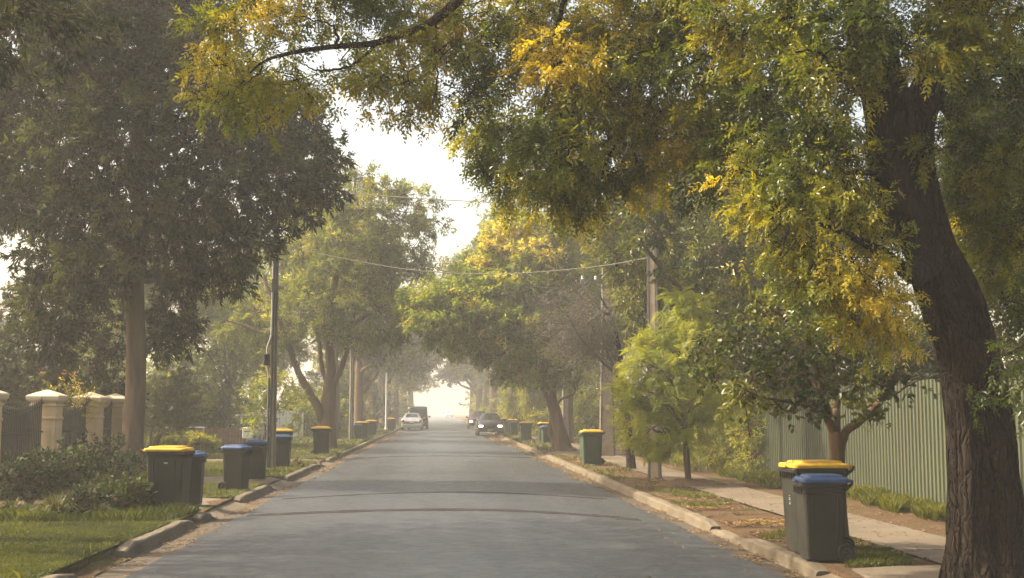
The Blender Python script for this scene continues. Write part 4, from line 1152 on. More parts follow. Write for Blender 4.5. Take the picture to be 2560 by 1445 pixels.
_first = {}
def plant(kind, x, y, rz, s, label, group, name='street_tree', sz=None):
    if kind not in _first:
        e = {'a': lambda: far_tree(101, M_MID), 'b': lambda: far_tree(102, M_DARK, h=12, w=4.0), 'c': lambda: far_tree(103, M_GOLD, h=10.5, w=4.4), 'd': lambda: far_tree(105, M_MID, h=13, w=3.6), 'w': lambda: far_tree(104, M_HEDGE, 'weeping', 9.5, 3.6)}[kind]()
        _first[kind] = e
    else:
        e = copy_tree(_first[kind])
    e.name = name
    e.location = (x, y, .10)
    e.rotation_euler = (0, 0, rz)
    e.scale = (s, s, sz or s)
    tag(e, label, 'tree', group)
    return e
GL, GR, GB = 'hazy trees along the left verge', 'hazy trees along the right verge', 'garden trees behind the front fences'
for kind, x, y, rz, s, sz, label in (
        ('d', -6.2, 70, .3, 1.2, 1.25, 'tall hazy tree behind the fork trunked tree, before the white poles'),
        ('b', -5.6, 84, 1.4, 1.15, 1.25, 'grey hazy tree on the left verge beside the thin white pole'),
        ('a', -6.3, 98, 2.2, 1.1, 1.1, 'grey green hazy tree left of the bins with the far blue lid'),
        ('d', -6.6, 113, .9, 1.15, 1.05, 'pale hazy tree left of the parked silver sedan'),
        ('b', -5.9, 128, 3.3, 1.5, 1.27, 'fading tree just beyond the dark van on the left'),
        ('a', -5.4, 146, 4.1, 1.55, 1.34, 'faint tree second beyond the dark van on the left'),
        ('b', -5.2, 168, 5.1, 1.7, 1.4, 'very faint tree before the end of the left row'),
        ('a', -5.0, 200, .2, 1.8, 1.5, 'farthest almost white tree of the left row')):
    plant(kind, x, y, rz, s, label, GL, sz=sz)
for kind, x, y, rz, s, sz, label in (
        ('a', 6.8, 64, .7, 1.0, 1.0, 'green hazy tree directly behind the leaning gold topped tree'),
        ('w', 8.7, 79, .2, 1.0, .95, 'weeping tree trailing pale green curtains above the black sedan'),
        ('w', 8.6, 96, 2.0, 1.15, 1.0, 'second weeping tree, trailing beyond the first above the dark wagon'),
        ('d', 6.0, 94, 1.1, 1.4, 1.55, 'tallest hazy tree on the right, rising into the foot of the sky gap'),
        ('d', 5.6, 122, 2.9, 1.75, 1.68, 'pale hazy tree arching from the right past the dark wagon'),
        ('d', 5.6, 142, 3.8, 1.6, 1.2, 'faint blue grey tree near the far white car'),
        ('a', 5.3, 165, 4.6, 1.7, 1.4, 'very faint tree before the end of the right row'),
        ('b', 5.2, 198, 5.5, 1.8, 1.5, 'farthest almost white tree of the right row')):
    plant(kind, x, y, rz, s, label, GR, sz=sz)
for kind, x, y, rz, s, sz, label in (
        ('b', -19.5, 44, .5, .85, .8, 'dark tree behind the conical evergreen at the left edge'),
        ('a', -15.0, 58, 1.5, 1.1, 1.0, 'hazy tree above the dome conifer'),
        ('d', -12.5, 74, 2.5, 1.05, 1.0, 'hazy garden tree seen between the pale trunk and steel pole'),
        ('a', -14.0, 92, 3.5, 1.2, 1.1, 'hazy tree beyond the white panel fence'),
        ('b', 12.5, 44, 4.5, 1.0, 1.0, 'dark garden tree behind the concrete pole and bare twigs'),
        ('a', 12.0, 58, 5.5, 1.1, 1.05, 'tall hazy garden tree behind the gold topped tree'),
        ('d', 11.5, 76, 1.0, 1.15, 1.15, 'tall dim tree rising behind the gold crown beside the sky gap'),
        ('b', 13.5, 24, 2.0, .95, .9, 'dark tree behind the corrugated fence at the right edge'),
        ('b', 17.0, 33, 3.0, 1.05, 1.0, 'second dark tree deep behind the corrugated fence')):
    plant(kind, x, y, rz, s, label, GB, 'garden_tree', sz)

def far_bush(seed, mat):
    rng = np.random.default_rng(seed)
    lob = []
    for i in range(20):
        a = rng.uniform(0, 6.28); q = 1.9 * math.sqrt(rng.random())
        s = rng.uniform(.7, 1.1)
        lob.append((np.array([q * math.cos(a), q * math.sin(a), rng.uniform(.5, 3.4 - q * .7)]), (s, s, s * .8)))
    return bushy('garden_shrub', 'bush', (0, 0), lob, leaf_simple(.40, .08, .14), mat, seed, dens=11, tw=.5, per=11, size=(.15, .27), tint=(.05, .85), gap=-.6, cat='shrub', stems=6, sr=.05, gs=1.0)
_bush = [far_bush(131, M_MID), far_bush(132, M_DARK), far_bush(133, M_MID)]
_used = set()
WHERE = [(-11.5, 57, 1.0, 'broad hazy bush just beyond the low brown fence'), (-15.5, 55, 1.25, 'hazy bush at the back left of the low brown fence'), (-13.2, 70, 1.0, 'hazy bush before the white panel fence'), (-13.5, 66, 1.3, 'big hazy bush left of the white panel fence'),
         (-8.6, 80, 1.1, 'hazy bush just beyond the white panel fence'), (-9.2, 91, 1.3, 'hazy bush behind the far left trio of bins'), (-9.0, 104, 1.3, 'pale bush left of the silver sedan'), (-9.2, 118, 1.5, 'pale bush left of the dark van'), (-9.5, 136, 1.6, 'very pale bush beyond the dark van on the left'),
         (-9.5, 158, 1.8, 'faint bush far down the left side'), (-10, 190, 2.2, 'last faint bush of the left side'), (-18, 80, 1.7, 'large hazy bush far back on the left'), (-17.5, 36, 1.2, 'dark bush behind the rose bush and iron railing'), (-13.5, 40.5, 1.0, 'dark bush left of the dome conifer'),
         (-19, 62, 1.5, 'wide hazy bush far back behind the dome conifer'), (10.5, 52, 1.2, 'green bush behind the pale paling fence'), (9.6, 72, 1.2, 'hazy bush right of the leaning tree'), (9.0, 85, 1.3, 'hazy bush behind the first weeping tree'), (9.0, 99, 1.4, 'pale bush behind the second weeping tree'),
         (9.2, 115, 1.5, 'pale bush past the weeping trees'), (9.4, 134, 1.6, 'very pale bush far down the right side'), (9.5, 158, 1.8, 'faint bush near the far white car'), (10, 190, 2.2, 'last faint bush of the right side'), (11.8, 41, 1.3, 'dark bush behind the clipped hedge'), (12.0, 27, 1.2, 'dark bush showing over the corrugated fence'), (12.5, 17.5, 1.2, 'dark bush behind the fence at the right edge')]
for i, (x, y, s, label) in enumerate(WHERE):
    k = 1 if 'dark' in label else (i % 2) * 2
    e = copy_tree(_bush[k]) if k in _used else _bush[k]
    _used.add(k)
    e.location = (x, y, .1); e.rotation_euler = (0, 0, i * 1.7); e.scale = (s * 1.1, s * 1.1, s)
    e.name = 'garden_shrub'
    tag(e, label, 'shrub', 'garden bushes behind the verges')

# shrub bed at the front left
def shrub(px, py, r, ry, label, seed, leaf, mat, size, per=9, dens=85, tint=(.05, .9), dz=0, droop=.2, up=.5, n=5, tw=.28, gap=-1.0):
    x, y = gp(px, py)
    rng = np.random.default_rng(seed)
    k = y / FPX
    lob = []
    for i in range(n):
        a = rng.uniform(0, 6.28)
        lob.append((np.array([x + math.cos(a) * r * k * .5, y + math.sin(a) * r * k * .5, .12 + ry * k * rng.uniform(.35, 1.15)]), (r * k * .55, r * k * .55, ry * k * .55)))
    return bushy('garden_shrub', label, (x, y), lob, leaf, mat, seed, dens=dens, tw=tw, per=per, size=size, tint=tint, gap=gap, cat='shrub', group='shrubs in the front left bed', droop=droop, up=up, sr=.02, stems=n, roll=1.0)
SUC = leaf_round(.5)
shrub(70, 1262, 85, 80, 'leftmost fleshy leaved shrub of the bed, below the near cream pillar', 201, SUC, M_SUCC, (.06, .10))
shrub(170, 1255, 85, 91, 'fleshy leaved shrub below the pair of middle cream pillars', 202, SUC, M_SUCC, (.06, .10))
shrub(120, 1200, 80, 78, 'dull green shrub against the iron railing of the cream fence', 203, SUC, M_SUCC, (.07, .11), tint=(0, .6))
shrub(290, 1285, 75, 62, 'bright fleshy shrub at the front edge of the bed, below the pale trunk', 204, SUC, M_SUCC, (.06, .095), tint=(.3, 1))
shrub(290, 1215, 80, 71, 'fleshy shrub hugging the foot of the pale trunk on its left', 205, SUC, M_SUCC, (.06, .10), tint=(.1, .9))
shrub(380, 1235, 50, 62, 'green shrub right of the pale trunk, before the first dark bin', 206, SUC, M_SUCC, (.06, .09), tint=(.1, .8))
shrub(215, 1295, 60, 45, 'low dark shrub in the middle front of the bed', 207, SUC, M_SUCC, (.05, .085), tint=(.0, .6))

def tussock(px, py, n, h, label, seed, w=.011, mat=None, tint=(.2, .8), spread=.8, name='strappy_plant', group='strappy plants in the front left bed', dry=.15):
    """long arching strap leaves out of one foot"""
    x, y = gp(px, py)
    rng = np.random.default_rng(seed)
    V, F, T = [], [], []
    for i in range(n):
        a = rng.uniform(0, 6.28); ln = h * rng.uniform(.5, 1.15); out = ln * rng.uniform(.2, 1.15) * spread
        t = np.linspace(0, 1, 7)
        r = out * t ** 1.3 + .04
        z = ln * (t - (.25 + .6 * (out / ln)) * t ** 2.4)
        ww = w * np.sin(np.pi * (.16 + .84 * (1 - t) * .6)) * rng.uniform(.7, 1.3)
        cx, cy_ = np.cos(a), np.sin(a)
        b = len(V)
        tt = 1.0 if rng.random() < dry else rng.uniform(*tint)
        for k in range(7):
            for s in (-1, 1):
                V.append((r[k] * cx - s * ww[k] * cy_, r[k] * cy_ + s * ww[k] * cx, max(.01, z[k]))); T.append(tt)
        F += [(b + 2 * k, b + 2 * k + 1, b + 2 * k + 3, b + 2 * k + 2) for k in range(6)]
    o = link(name, np_mesh(name, np.array(V), [np.array(F)], np.array(T)), mat or M_STRAP)
    o.location = (x, y, .11)
    return tag(o, label, 'plant', group)
tussock(140, 1298, 220, .62, 'strappy plant with straw coloured blades fanned at the front of the bed', 301, dry=.45)
tussock(360, 1272, 340, .78, 'dense arching strappy clump in front of the first dark bin', 302)
tussock(400, 1215, 300, .78, 'tall strappy clump between the pale trunk and first dark bin', 303, dry=.25)
tussock(250, 1300, 160, .42, 'small strappy tuft at the front centre of the bed', 304)
tussock(90, 1240, 260, .8, 'tall green strappy clump left of the middle cream pillars', 321)
tussock(210, 1275, 260, .7, 'green strappy clump at the middle of the bed', 322, dry=.05)
tussock(320, 1265, 240, .62, 'green strappy clump just below the pale trunk', 323, dry=.05)
tussock(30, 1290, 160, .45, 'short strappy tuft at the left corner of the bed', 305)
tussock(275, 1180, 34, .85, 'broad bladed upright plant rising before the third cream pillar', 306, w=.045, mat=M_DARK, tint=(.3, .9), spread=.55, dry=0)
tussock(50, 1180, 60, .8, 'upright strappy plant beside the near cream pillar', 307, w=.025, tint=(0, .4), spread=.5, dry=.05)
tussock(845, 1142, 90, .45, 'low strappy clump near the roots of the fork trunked tree', 308, group='strappy clumps on the verge')
tussock(745, 1163, 90, .50, 'dry strappy clump beside the bins under the steel pole', 309, group='strappy clumps on the verge', dry=.5)

def rose_bush():
    rng = np.random.default_rng(310)
    x, y = -10.3, 31.0
    e = bushy('rose_bush', 'rose bush with pink blooms and yellowing leaves above the iron railing', (x, y), [L(a, b, y, r, ry) for a, b, r, ry in ((130, 975, 36, 34), (175, 970, 40, 34), (215, 985, 36, 30), (150, 1010, 45, 30), (200, 1020, 45, 30), (120, 1040, 40, 30), (180, 1055, 45, 25), (108, 935, 12, 24), (160, 948, 12, 16), (184, 945, 12, 16), (196, 1000, 20, 16))],
              leaf_simple(.5), M_GOLD, 311, dens=24, tw=.4, per=8, size=(.05, .09), tint=(.1, .95), gap=-.3, cat='shrub', stems=6, sr=.012, up=.5)
    base = np.array(e.location)
    for px, py, s in ((108, 920, .05), (106, 934, .055), (108, 952, .03), (160, 937, .06), (184, 933, .045), (196, 997, .03), (82, 968, .025)):
        c = at(px, py, y - .2) - base
        m = MB()
        for ring, (nn, rr, tilt) in enumerate(((5, .55, .75), (6, .8, .4), (7, 1.0, .05))):
            for i in range(nn):
                a = 6.28 * (i + .4 * ring) / nn
                d = np.array([math.cos(a), math.sin(a), 0]); t = np.array([-d[1], d[0], 0])
                q = 1.5 * s * rr
                m.add([c, c + d * q * .6 + t * q * .5 + [0, 0, q * (tilt + .2)], c + d * q * (1.1 - tilt * .4) + [0, 0, q * (tilt + .35)], c + d * q * .6 - t * q * .5 + [0, 0, q * (tilt + .2)]], [(0, 1, 2, 3)])
        m.build('rose_bloom', M_ROSE, e)
rose_bush()

# grass, weeds and leaf litter: uncountable
def scatter(name, mat, spots, seed, kind):
    rng = np.random.default_rng(seed)
    V, F, T, n0 = [], [], [], 0
    for (n, x0, x1, y0, y1, h, w, z, tlo, thi, thr) in spots:
        if kind == 'leaf': n = int(n * .62)
        nz = Noise(rng, 1.6); n2 = Noise(rng, .5)
        P = np.stack([rng.uniform(x0, x1, n), rng.uniform(y0, y1, n), np.zeros(n)], -1)
        v = nz(P) + .5 * n2(P)
        P = P[v > thr]; v = v[v > thr]
        n = len(P)
        if not n: continue
        P[:, 2] = z
        a = rng.uniform(0, 6.28, n)
        hh = h * rng.uniform(.5, 1.3, n) * (1 + .25 * np.clip(v, -1, 1.5))
        ln = np.stack([np.cos(a), np.sin(a), 0 * a], -1); sd = np.stack([-np.sin(a), np.cos(a), 0 * a], -1)
        tn = np.clip(tlo + (thi - tlo) * (.5 + .22 * v + .25 * rng.normal(size=n)), 0, 1)
        if kind == 'blade':
            b = rng.uniform(.15, .9, n)[:, None]
            q = np.stack([P - sd * w, P + sd * w, P + ln * (hh[:, None] * b * .35) + [0, 0, 1] * (hh[:, None] * .62) + sd * w * .6, P + ln * (hh[:, None] * b) + [0, 0, 1] * hh[:, None]], 1)
            V.append(q.reshape(-1, 3)); i = np.arange(n)[:, None] * 4 + n0
            F.append(np.concatenate([i + [0, 1, 2], i + [0, 2, 3]])); T.append(np.repeat(tn, 4)); n0 += 4 * n
        else:
            s = hh[:, None]
            tilt = rng.uniform(-.35, .35, n)[:, None] * s
            c = P + [0, 0, .006] + np.abs(tilt) * [0, 0, .5]
            q = np.stack([c - ln * s * .5 - [0, 0, 1] * tilt * .4, c + sd * s * .26 + [0, 0, 1] * s * .1, c + ln * s * .5 + [0, 0, 1] * tilt * .4, c - sd * s * .26 + [0, 0, 1] * s * .06], 1)
            V.append(q.reshape(-1, 3)); i = np.arange(n)[:, None] * 4 + n0
            F.append(np.concatenate([i + [0, 1, 2], i + [0, 2, 3]])); T.append(np.repeat(tn, 4)); n0 += 4 * n
    o = link(name, np_mesh(name, np.concatenate(V), [np.concatenate(F)], np.concatenate(T)), mat)
    return o
g = scatter('grass', M_GRASS, [
    (190000, -8.6, -4.03, 11.4, 18.6, .036, .0045, .125, .2, .9, -3.0), (6000, -8.6, -4.03, 11.4, 18.6, .06, .0045, .125, .0, 1., .35), (900, -8.6, -4.03, 11.4, 18.6, .09, .005, .125, .2, 1., 1.0), (9000, -8.6, -4.03, 18.6, 20.9, .13, .006, .12, .1, .7, -.8),
    (1500, -5.0, -4.03, 20.1, 20.95, .05, .006, .125, .3, .9, -.6),
    (30000, -9.0, -4.05, 23.95, 28.3, .05, .007, .125, .6, 1., -1.6), (22000, -10.5, -4.05, 31.3, 40.2, .07, .010, .125, .6, 1., -1.6), (26000, -11, -4.05, 42.6, 60, .09, .016, .125, .6, 1., -1.6), (14000, -11, -4.05, 60, 100, .14, .03, .125, .35, 1., -.9),
    (11000, 4.28, 5.5, 13.0, 14.6, .05, .005, .115, .3, .9, -.2), (6000, 4.28, 5.4, 14.6, 18, .05, .005, .115, .3, .9, .7), (10000, 4.28, 5.4, 21, 30, .06, .007, .115, .35, 1., .15), (4000, 4.28, 5.4, 30, 46, .07, .012, .115, .35, 1., .5), (5000, 4.28, 5.4, 50, 90, .12, .025, .115, .3, .9, .1)], 401, 'blade')
tag(g, 'short green grass of the verges', 'grass', kind='stuff')
g = scatter('weeds', M_GRASS, [
    (6500, 7.55, 8.42, 17.6, 21.6, .15, .004, .11, .45, 1., .15), (1600, 7.9, 8.45, 21.8, 24.0, .18, .006, .11, .45, 1., .2), (7000, 7.2, 8.9, 24.5, 31.5, .17, .008, .11, .45, 1., .05), (1800, 6.95, 8.3, 15.2, 17.6, .10, .004, .11, .4, 1., .4), (1200, 6.85, 8.0, 13.0, 15.2, .1, .006, .11, .4, 1., .5),
    (3000, 7.0, 8.6, 31.5, 45, .16, .012, .11, .4, 1., .5)], 402, 'blade')
tag(g, 'bright tufts of weeds along the foot of the corrugated fence', 'weeds', kind='stuff')
g = scatter('fallen_leaves', M_LITTER, [
    (3600, 3.62, 4.05, 12, 30, .05, 0, -.012, .1, .9, -.2), (5000, 3.45, 4.05, 30, 70, .07, 0, -.008, .2, 1., -.5), (2600, 3.0, 4.05, 62, 90, .10, 0, .004, .3, 1., -.6), (350, 2.2, 3.7, 12, 40, .05, 0, .03, .2, .9, -.5), (120, -3.2, 2.2, 12, 40, .045, 0, .058, .2, .9, -2),
    (9000, 4.25, 5.5, 14.0, 22, .055, 0, .118, 0., .8, -.3), (5000, 4.25, 5.45, 22, 46, .07, 0, .118, 0., .8, -.1), (2600, 6.7, 8.4, 12.5, 24, .05, 0, .115, 0., .7, .0), (1500, 5.4, 6.8, 13, 40, .05, 0, .136, 0., .8, .1),
    (3400, -3.84, -3.3, 12, 30, .045, 0, -.012, .1, .85, -.3), (3200, -3.84, -3.25, 30, 70, .065, 0, -.01, .15, .9, -.1), (1800, -3.84, -2.7, 68, 100, .10, 0, .004, .3, 1., -.5), (300, -3.4, -1.8, 12, 30, .04, 0, .035, .2, .9, -.3),
    (900, -8.5, -4.03, 12, 20, .04, 0, .14, 0., .6, .2), (200, 4.3, 8, 9.5, 12.9, .05, 0, .135, 0, .8, -.5)], 403, 'leaf')
tag(g, 'brown and yellow fallen leaves in the gutters and on the verges', 'leaf litter', kind='stuff')

# a low mulch mound round the young tree
def mound():
    x, y = gp(1722, 1212)
    V, F = [], []
    rng = np.random.default_rng(6); nz = Noise(rng, .4)
    for i in range(9):
        for j in range(28):
            a = 6.283 * j / 28; r = i / 8
            p = np.array([x + .1 + .95 * r * math.cos(a), y + .75 * r * math.sin(a), 0])
            V.append((p[0], p[1], .09 + .15 * (1 - r * r) + .015 * nz(p[None])[0]))
    for i in range(8):
        for j in range(28):
            F.append((i * 28 + j, (i + 1) * 28 + j, (i + 1) * 28 + (j + 1) % 28, i * 28 + (j + 1) % 28))
    struct(MB().add(V, F, True).build('soil_mound', flat('mulch_soil', (0.13, 0.085, 0.05), .95, 0, .4, 9, .2, .8)))
mound()
# ------------------------------------------------------------------ fences and walls
def cream_fence():
    Yp = [24.25, 28.1, 31.5, 33.9]
    X = -8.95
    e = empty('front_fence', (X, Yp[0], .1), 0, 'cream rendered pillar fence with black iron railings at the far left', 'fence')
    e.scale = (1, 1, 1.19)
    w = .27
    for yv in Yp:
        dy = yv - Yp[0]
        m = MB()
        levels = [(-.15, w + .05), (.22, w + .05), (.25, w), (1.25, w), (1.27, w + .022), (1.30, w + .022), (1.32, w), (1.50, w), (1.52, w + .03), (1.545, w + .03), (1.56, w + .005), (1.60, w + .005)]
        m.loft([[(-r, dy - r, z), (r, dy - r, z), (r, dy + r, z), (-r, dy + r, z)] for z, r in levels])
        p = m.build('pillar', M_CREAM, e)
        # raised panel on the faces, and a two-stage cap
        q = MB()
        for s in (-1, 1):
            q.box(-w * .62, w * .62, dy + s * (w + .004) - .008, dy + s * (w + .004) + .008, .40, 1.12)
            q.box(s * (w + .004) - .008, s * (w + .004) + .008, dy - w * .62, dy + w * .62, .40, 1.12)
        q.build('panel', M_CREAM, p)
        c = MB().loft([[(-r, dy - r, z), (r, dy - r, z), (r, dy + r, z), (-r, dy + r, z)] for z, r in ((1.602, w + .05), (1.64, w + .09), (1.70, w + .10), (1.72, w + .085), (1.77, .22), (1.83, .015))])
        c.build('cap', M_CAP, p)
    for a, b in zip(Yp[:-1], Yp[1:]):
        m = MB()
        a0, b0 = a - Yp[0] + w + .003, b - Yp[0] - w - .003
        L_ = b0 - a0
        sag = lambda t: .22 * (2 * t - 1) ** 2
        n = int(L_ / .115)
        for i in range(1, n):
            t = i / n
            z1 = 1.34 + sag(t)
            yy = a0 + t * L_
            m.box(-.014, .014, yy - .014, yy + .014, .06, z1 + .10)
            m.loft([s_rect(0, yy, .03, .03, .01, z1 + .10, 1), s_rect(0, yy, .004, .004, .001, z1 + .17, 1)])
        for z0 in (0.14, 1.02):
            m.box(-.016, .016, a0, b0, z0, z0 + .03)
        m.tube([(0, a0 + t * L_, 1.36 + sag(t)) for t in np.linspace(0, 1, 16)], .016, 6)
        m.build('railing', M_IRON, e)
        mm = (a0 + b0) / 2
        MB().box(-.022, .022, mm - .022, mm + .022, 0, 1.40).build('post', M_IRON, e)
cream_fence()

def corrugated_fence():
    X = 8.42
    y0, y1 = 8.0, 33.0
    seamY = 20.05
    e = empty('corrugated_fence', (X, y0, .1), 0, 'tall green corrugated steel fence along the right footpath', 'fence')
    def sheet(a, b, dx=0.0, h=2.2):
        pitch = .16
        prof = [(0, 0), (.055, 0), (.068, .03), (.10, .03), (.113, 0)]
        ys, xs = [], []
        k = 0
        while k * pitch < b - a:
            for u, d in prof:
                if k * pitch + u <= b - a: ys.append(a + k * pitch + u); xs.append(-d)
            k += 1
        n = len(ys)
        V = [(xs[i] + dx, ys[i] - y0, -.03) for i in range(n)] + [(xs[i] + dx, ys[i] - y0, h) for i in range(n)] + [(xs[i] + dx + .004, ys[i] - y0, -.03) for i in range(n)] + [(xs[i] + dx + .004, ys[i] - y0, h) for i in range(n)]
        F = [(i, i + n, i + 1 + n, i + 1) for i in range(n - 1)] + [(2 * n + i, 2 * n + i + 1, 3 * n + i + 1, 3 * n + i) for i in range(n - 1)] + [(i + n, i + 3 * n, i + 1 + 3 * n, i + 1 + n) for i in range(n - 1)]
        MB().add(V, F).build('sheet', M_FENCE, e)
    sheet(y0, seamY - .10, -.02, 2.18)
    sheet(seamY + .0, 26.3, 0, 2.24)
    sheet(26.34, y1, 0.01, 2.20)
    for z in (.45, 1.15, 1.85):
        MB().box(.012, .06, 0, y1 - y0, z, z + .05).build('rail', M_GALV, e)
    for yy in (y0 + .5, 11, 13.6, 16.2, seamY - .05, 22.6, 25.2, 27.8, 30.4, 32.8):
        MB().box(.062, .12, yy - y0 - .03, yy - y0 + .03, -.1, 2.1).build('post', M_GALV, e)
corrugated_fence()

def paling_fence(label, p0, p1, h, mat, w=.12, gap=.012, name='paling_fence', rails=2, post=2.4):
    (xa, ya), (xb, yb) = p0, p1
    L_ = math.hypot(xb - xa, yb - ya)
    e = empty(name, (xa, ya, .1), math.atan2(yb - ya, xb - xa), label, 'fence')
    rng = random.Random(int(abs(xa * 31 + ya * 7)))
    m = MB(); x = 0
    while x < L_ - w:
        m.box(x, x + w, -.009 + rng.uniform(-.004, .004), .009, .03, h + rng.uniform(-.02, .02)); x += w + gap
    m.build('palings', mat, e)
    for i in range(rails):
        z = h * (.22 + .56 * i)
        MB().box(0, L_, .012, .052, z, z + .08).build('rail', mat, e)
    n = max(2, int(L_ / post) + 1)
    for i in range(n):
        x = min(L_ - .1, max(0, i * L_ / (n - 1) - .05))
        MB().box(x, x + .1, .055, .155, -.1, h * .95).build('post', mat, e)
    return e
paling_fence('low brown timber fence behind the two blue lidded bins', (-13.5, 53.5), (-8.4, 53.5), .95, M_TIMBER)
paling_fence('white painted panel fence beside the fork trunked tree', (-11.6, 74), (-8.3, 74), 1.7, M_WHITE, .35, .03, 'white_fence')
paling_fence('pale paling fence beside the dark pole on the right', (7.7, 57), (12.0, 57), 1.55, M_GREYWOOD)

def pipe_fence():
    e = empty('pipe_fence', (-13.2, 50.0, .1), 0, 'grey pipe rail fence crossing behind the first left bins', 'fence')
    MB().tube([(0, 0, 1.02), (3.6, 0, 1.02)], .03, 8).build('rail', M_GALV, e)
    for xx in (0.03, 1.8, 3.57):
        MB().tube([(xx, 0, -.1), (xx, 0, 1.0)], .03, 8).build('post', M_GALV, e)
    m = MB()
    for i in range(60):
        m.box(.06 + i * .0585, .064 + i * .0585, -.002, .002, .05, 1.0)
    for i in range(12):
        m.box(.05, 3.55, -.002, .002, .08 + i * .08, .084 + i * .08)
    m.build('wire_mesh', M_GALV, e)
pipe_fence()

def letterbox():
    x, y = -8.1, 51.6
    e = empty('letterbox', (x, y, .1), 0, 'white letterbox standing by the low brown fence', 'letterbox')
    MB().box(-.05, .05, -.05, .05, -.1, .55).build('post', M_GREYWOOD, e)
    MB().bbox(-.2, .2, -.14, .14, .553, 1.0, .02).build('box', M_WHITE, e)
    MB().box(-.13, .13, -.146, -.1405, .82, .86).build('slot', M_TRIM, e)
letterbox()

def house(label, loc, rz, w, d, wall, roofm, hw=2.9, hr=2.0):
    e = empty('house', loc, rz, label, 'house')
    m = MB()
    m.box(-w / 2, w / 2, -d / 2, d / 2, -.1, hw)
    m.build('wall', wall, e)
    ov = .5
    r = MB()
    V = [(-w / 2 - ov, -d / 2 - ov, hw + .003), (w / 2 + ov, -d / 2 - ov, hw + .003), (w / 2 + ov, d / 2 + ov, hw + .003), (-w / 2 - ov, d / 2 + ov, hw + .003), (-w / 2 + d / 2, 0, hw + hr), (w / 2 - d / 2, 0, hw + hr)]
    r.add(V, [(0, 1, 5, 4), (2, 3, 4, 5), (1, 2, 5), (3, 0, 4), (3, 2, 1, 0)])
    rf = r.build('roof', roofm, e)
    g = MB()
    for s in (-1, 1):
        MB().box(-w / 2 - ov, w / 2 + ov, s * (d / 2 + ov + .06) - .055, s * (d / 2 + ov + .06) + .055, hw - .06, hw + .06).build('eaves_trim', M_WHITE, rf)
    for i, xx in enumerate((-w * .3, w * .28)):
        f = MB()
        f.box(xx - .75, xx + .75, -d / 2 - .05, -d / 2 - .003, .9, .98); f.box(xx - .75, xx + .75, -d / 2 - .05, -d / 2 - .003, 2.12, 2.2)
        for q in (-.75, -.04, .67): f.box(xx + q, xx + q + .08, -d / 2 - .05, -d / 2 - .003, .983, 2.117)
        wd = f.build('window', M_WHITE, e)
        MB().box(xx - .66, xx + .66, -d / 2 - .03, -d / 2 - .012, .985, 2.115).build('pane', M_GLASS, wd)
    dr = MB().box(-.45, .45, -d / 2 - .045, -d / 2 - .003, 0, 2.1).build('door', M_TIMBER, e)
    MB().box(.3, .34, -d / 2 - .09, -d / 2 - .048, 1.0, 1.12).build('handle', M_CHROME, dr)
    ch = MB().box(-w * .12, -w * .12 + .7, .35, .9, hw + hr * .5, hw + hr + .7).build('chimney', M_BRICK, rf)
    return e
house('brick house half hidden behind the huge right trunk', (17.5, 22.5, .1), R(-90), 11, 8, M_BRICK, M_ROOF)
house('grey roofed brick house deep behind the front left garden', (-19.5, 47, .1), R(90), 12, 9, M_BRICK, M_ROOF)

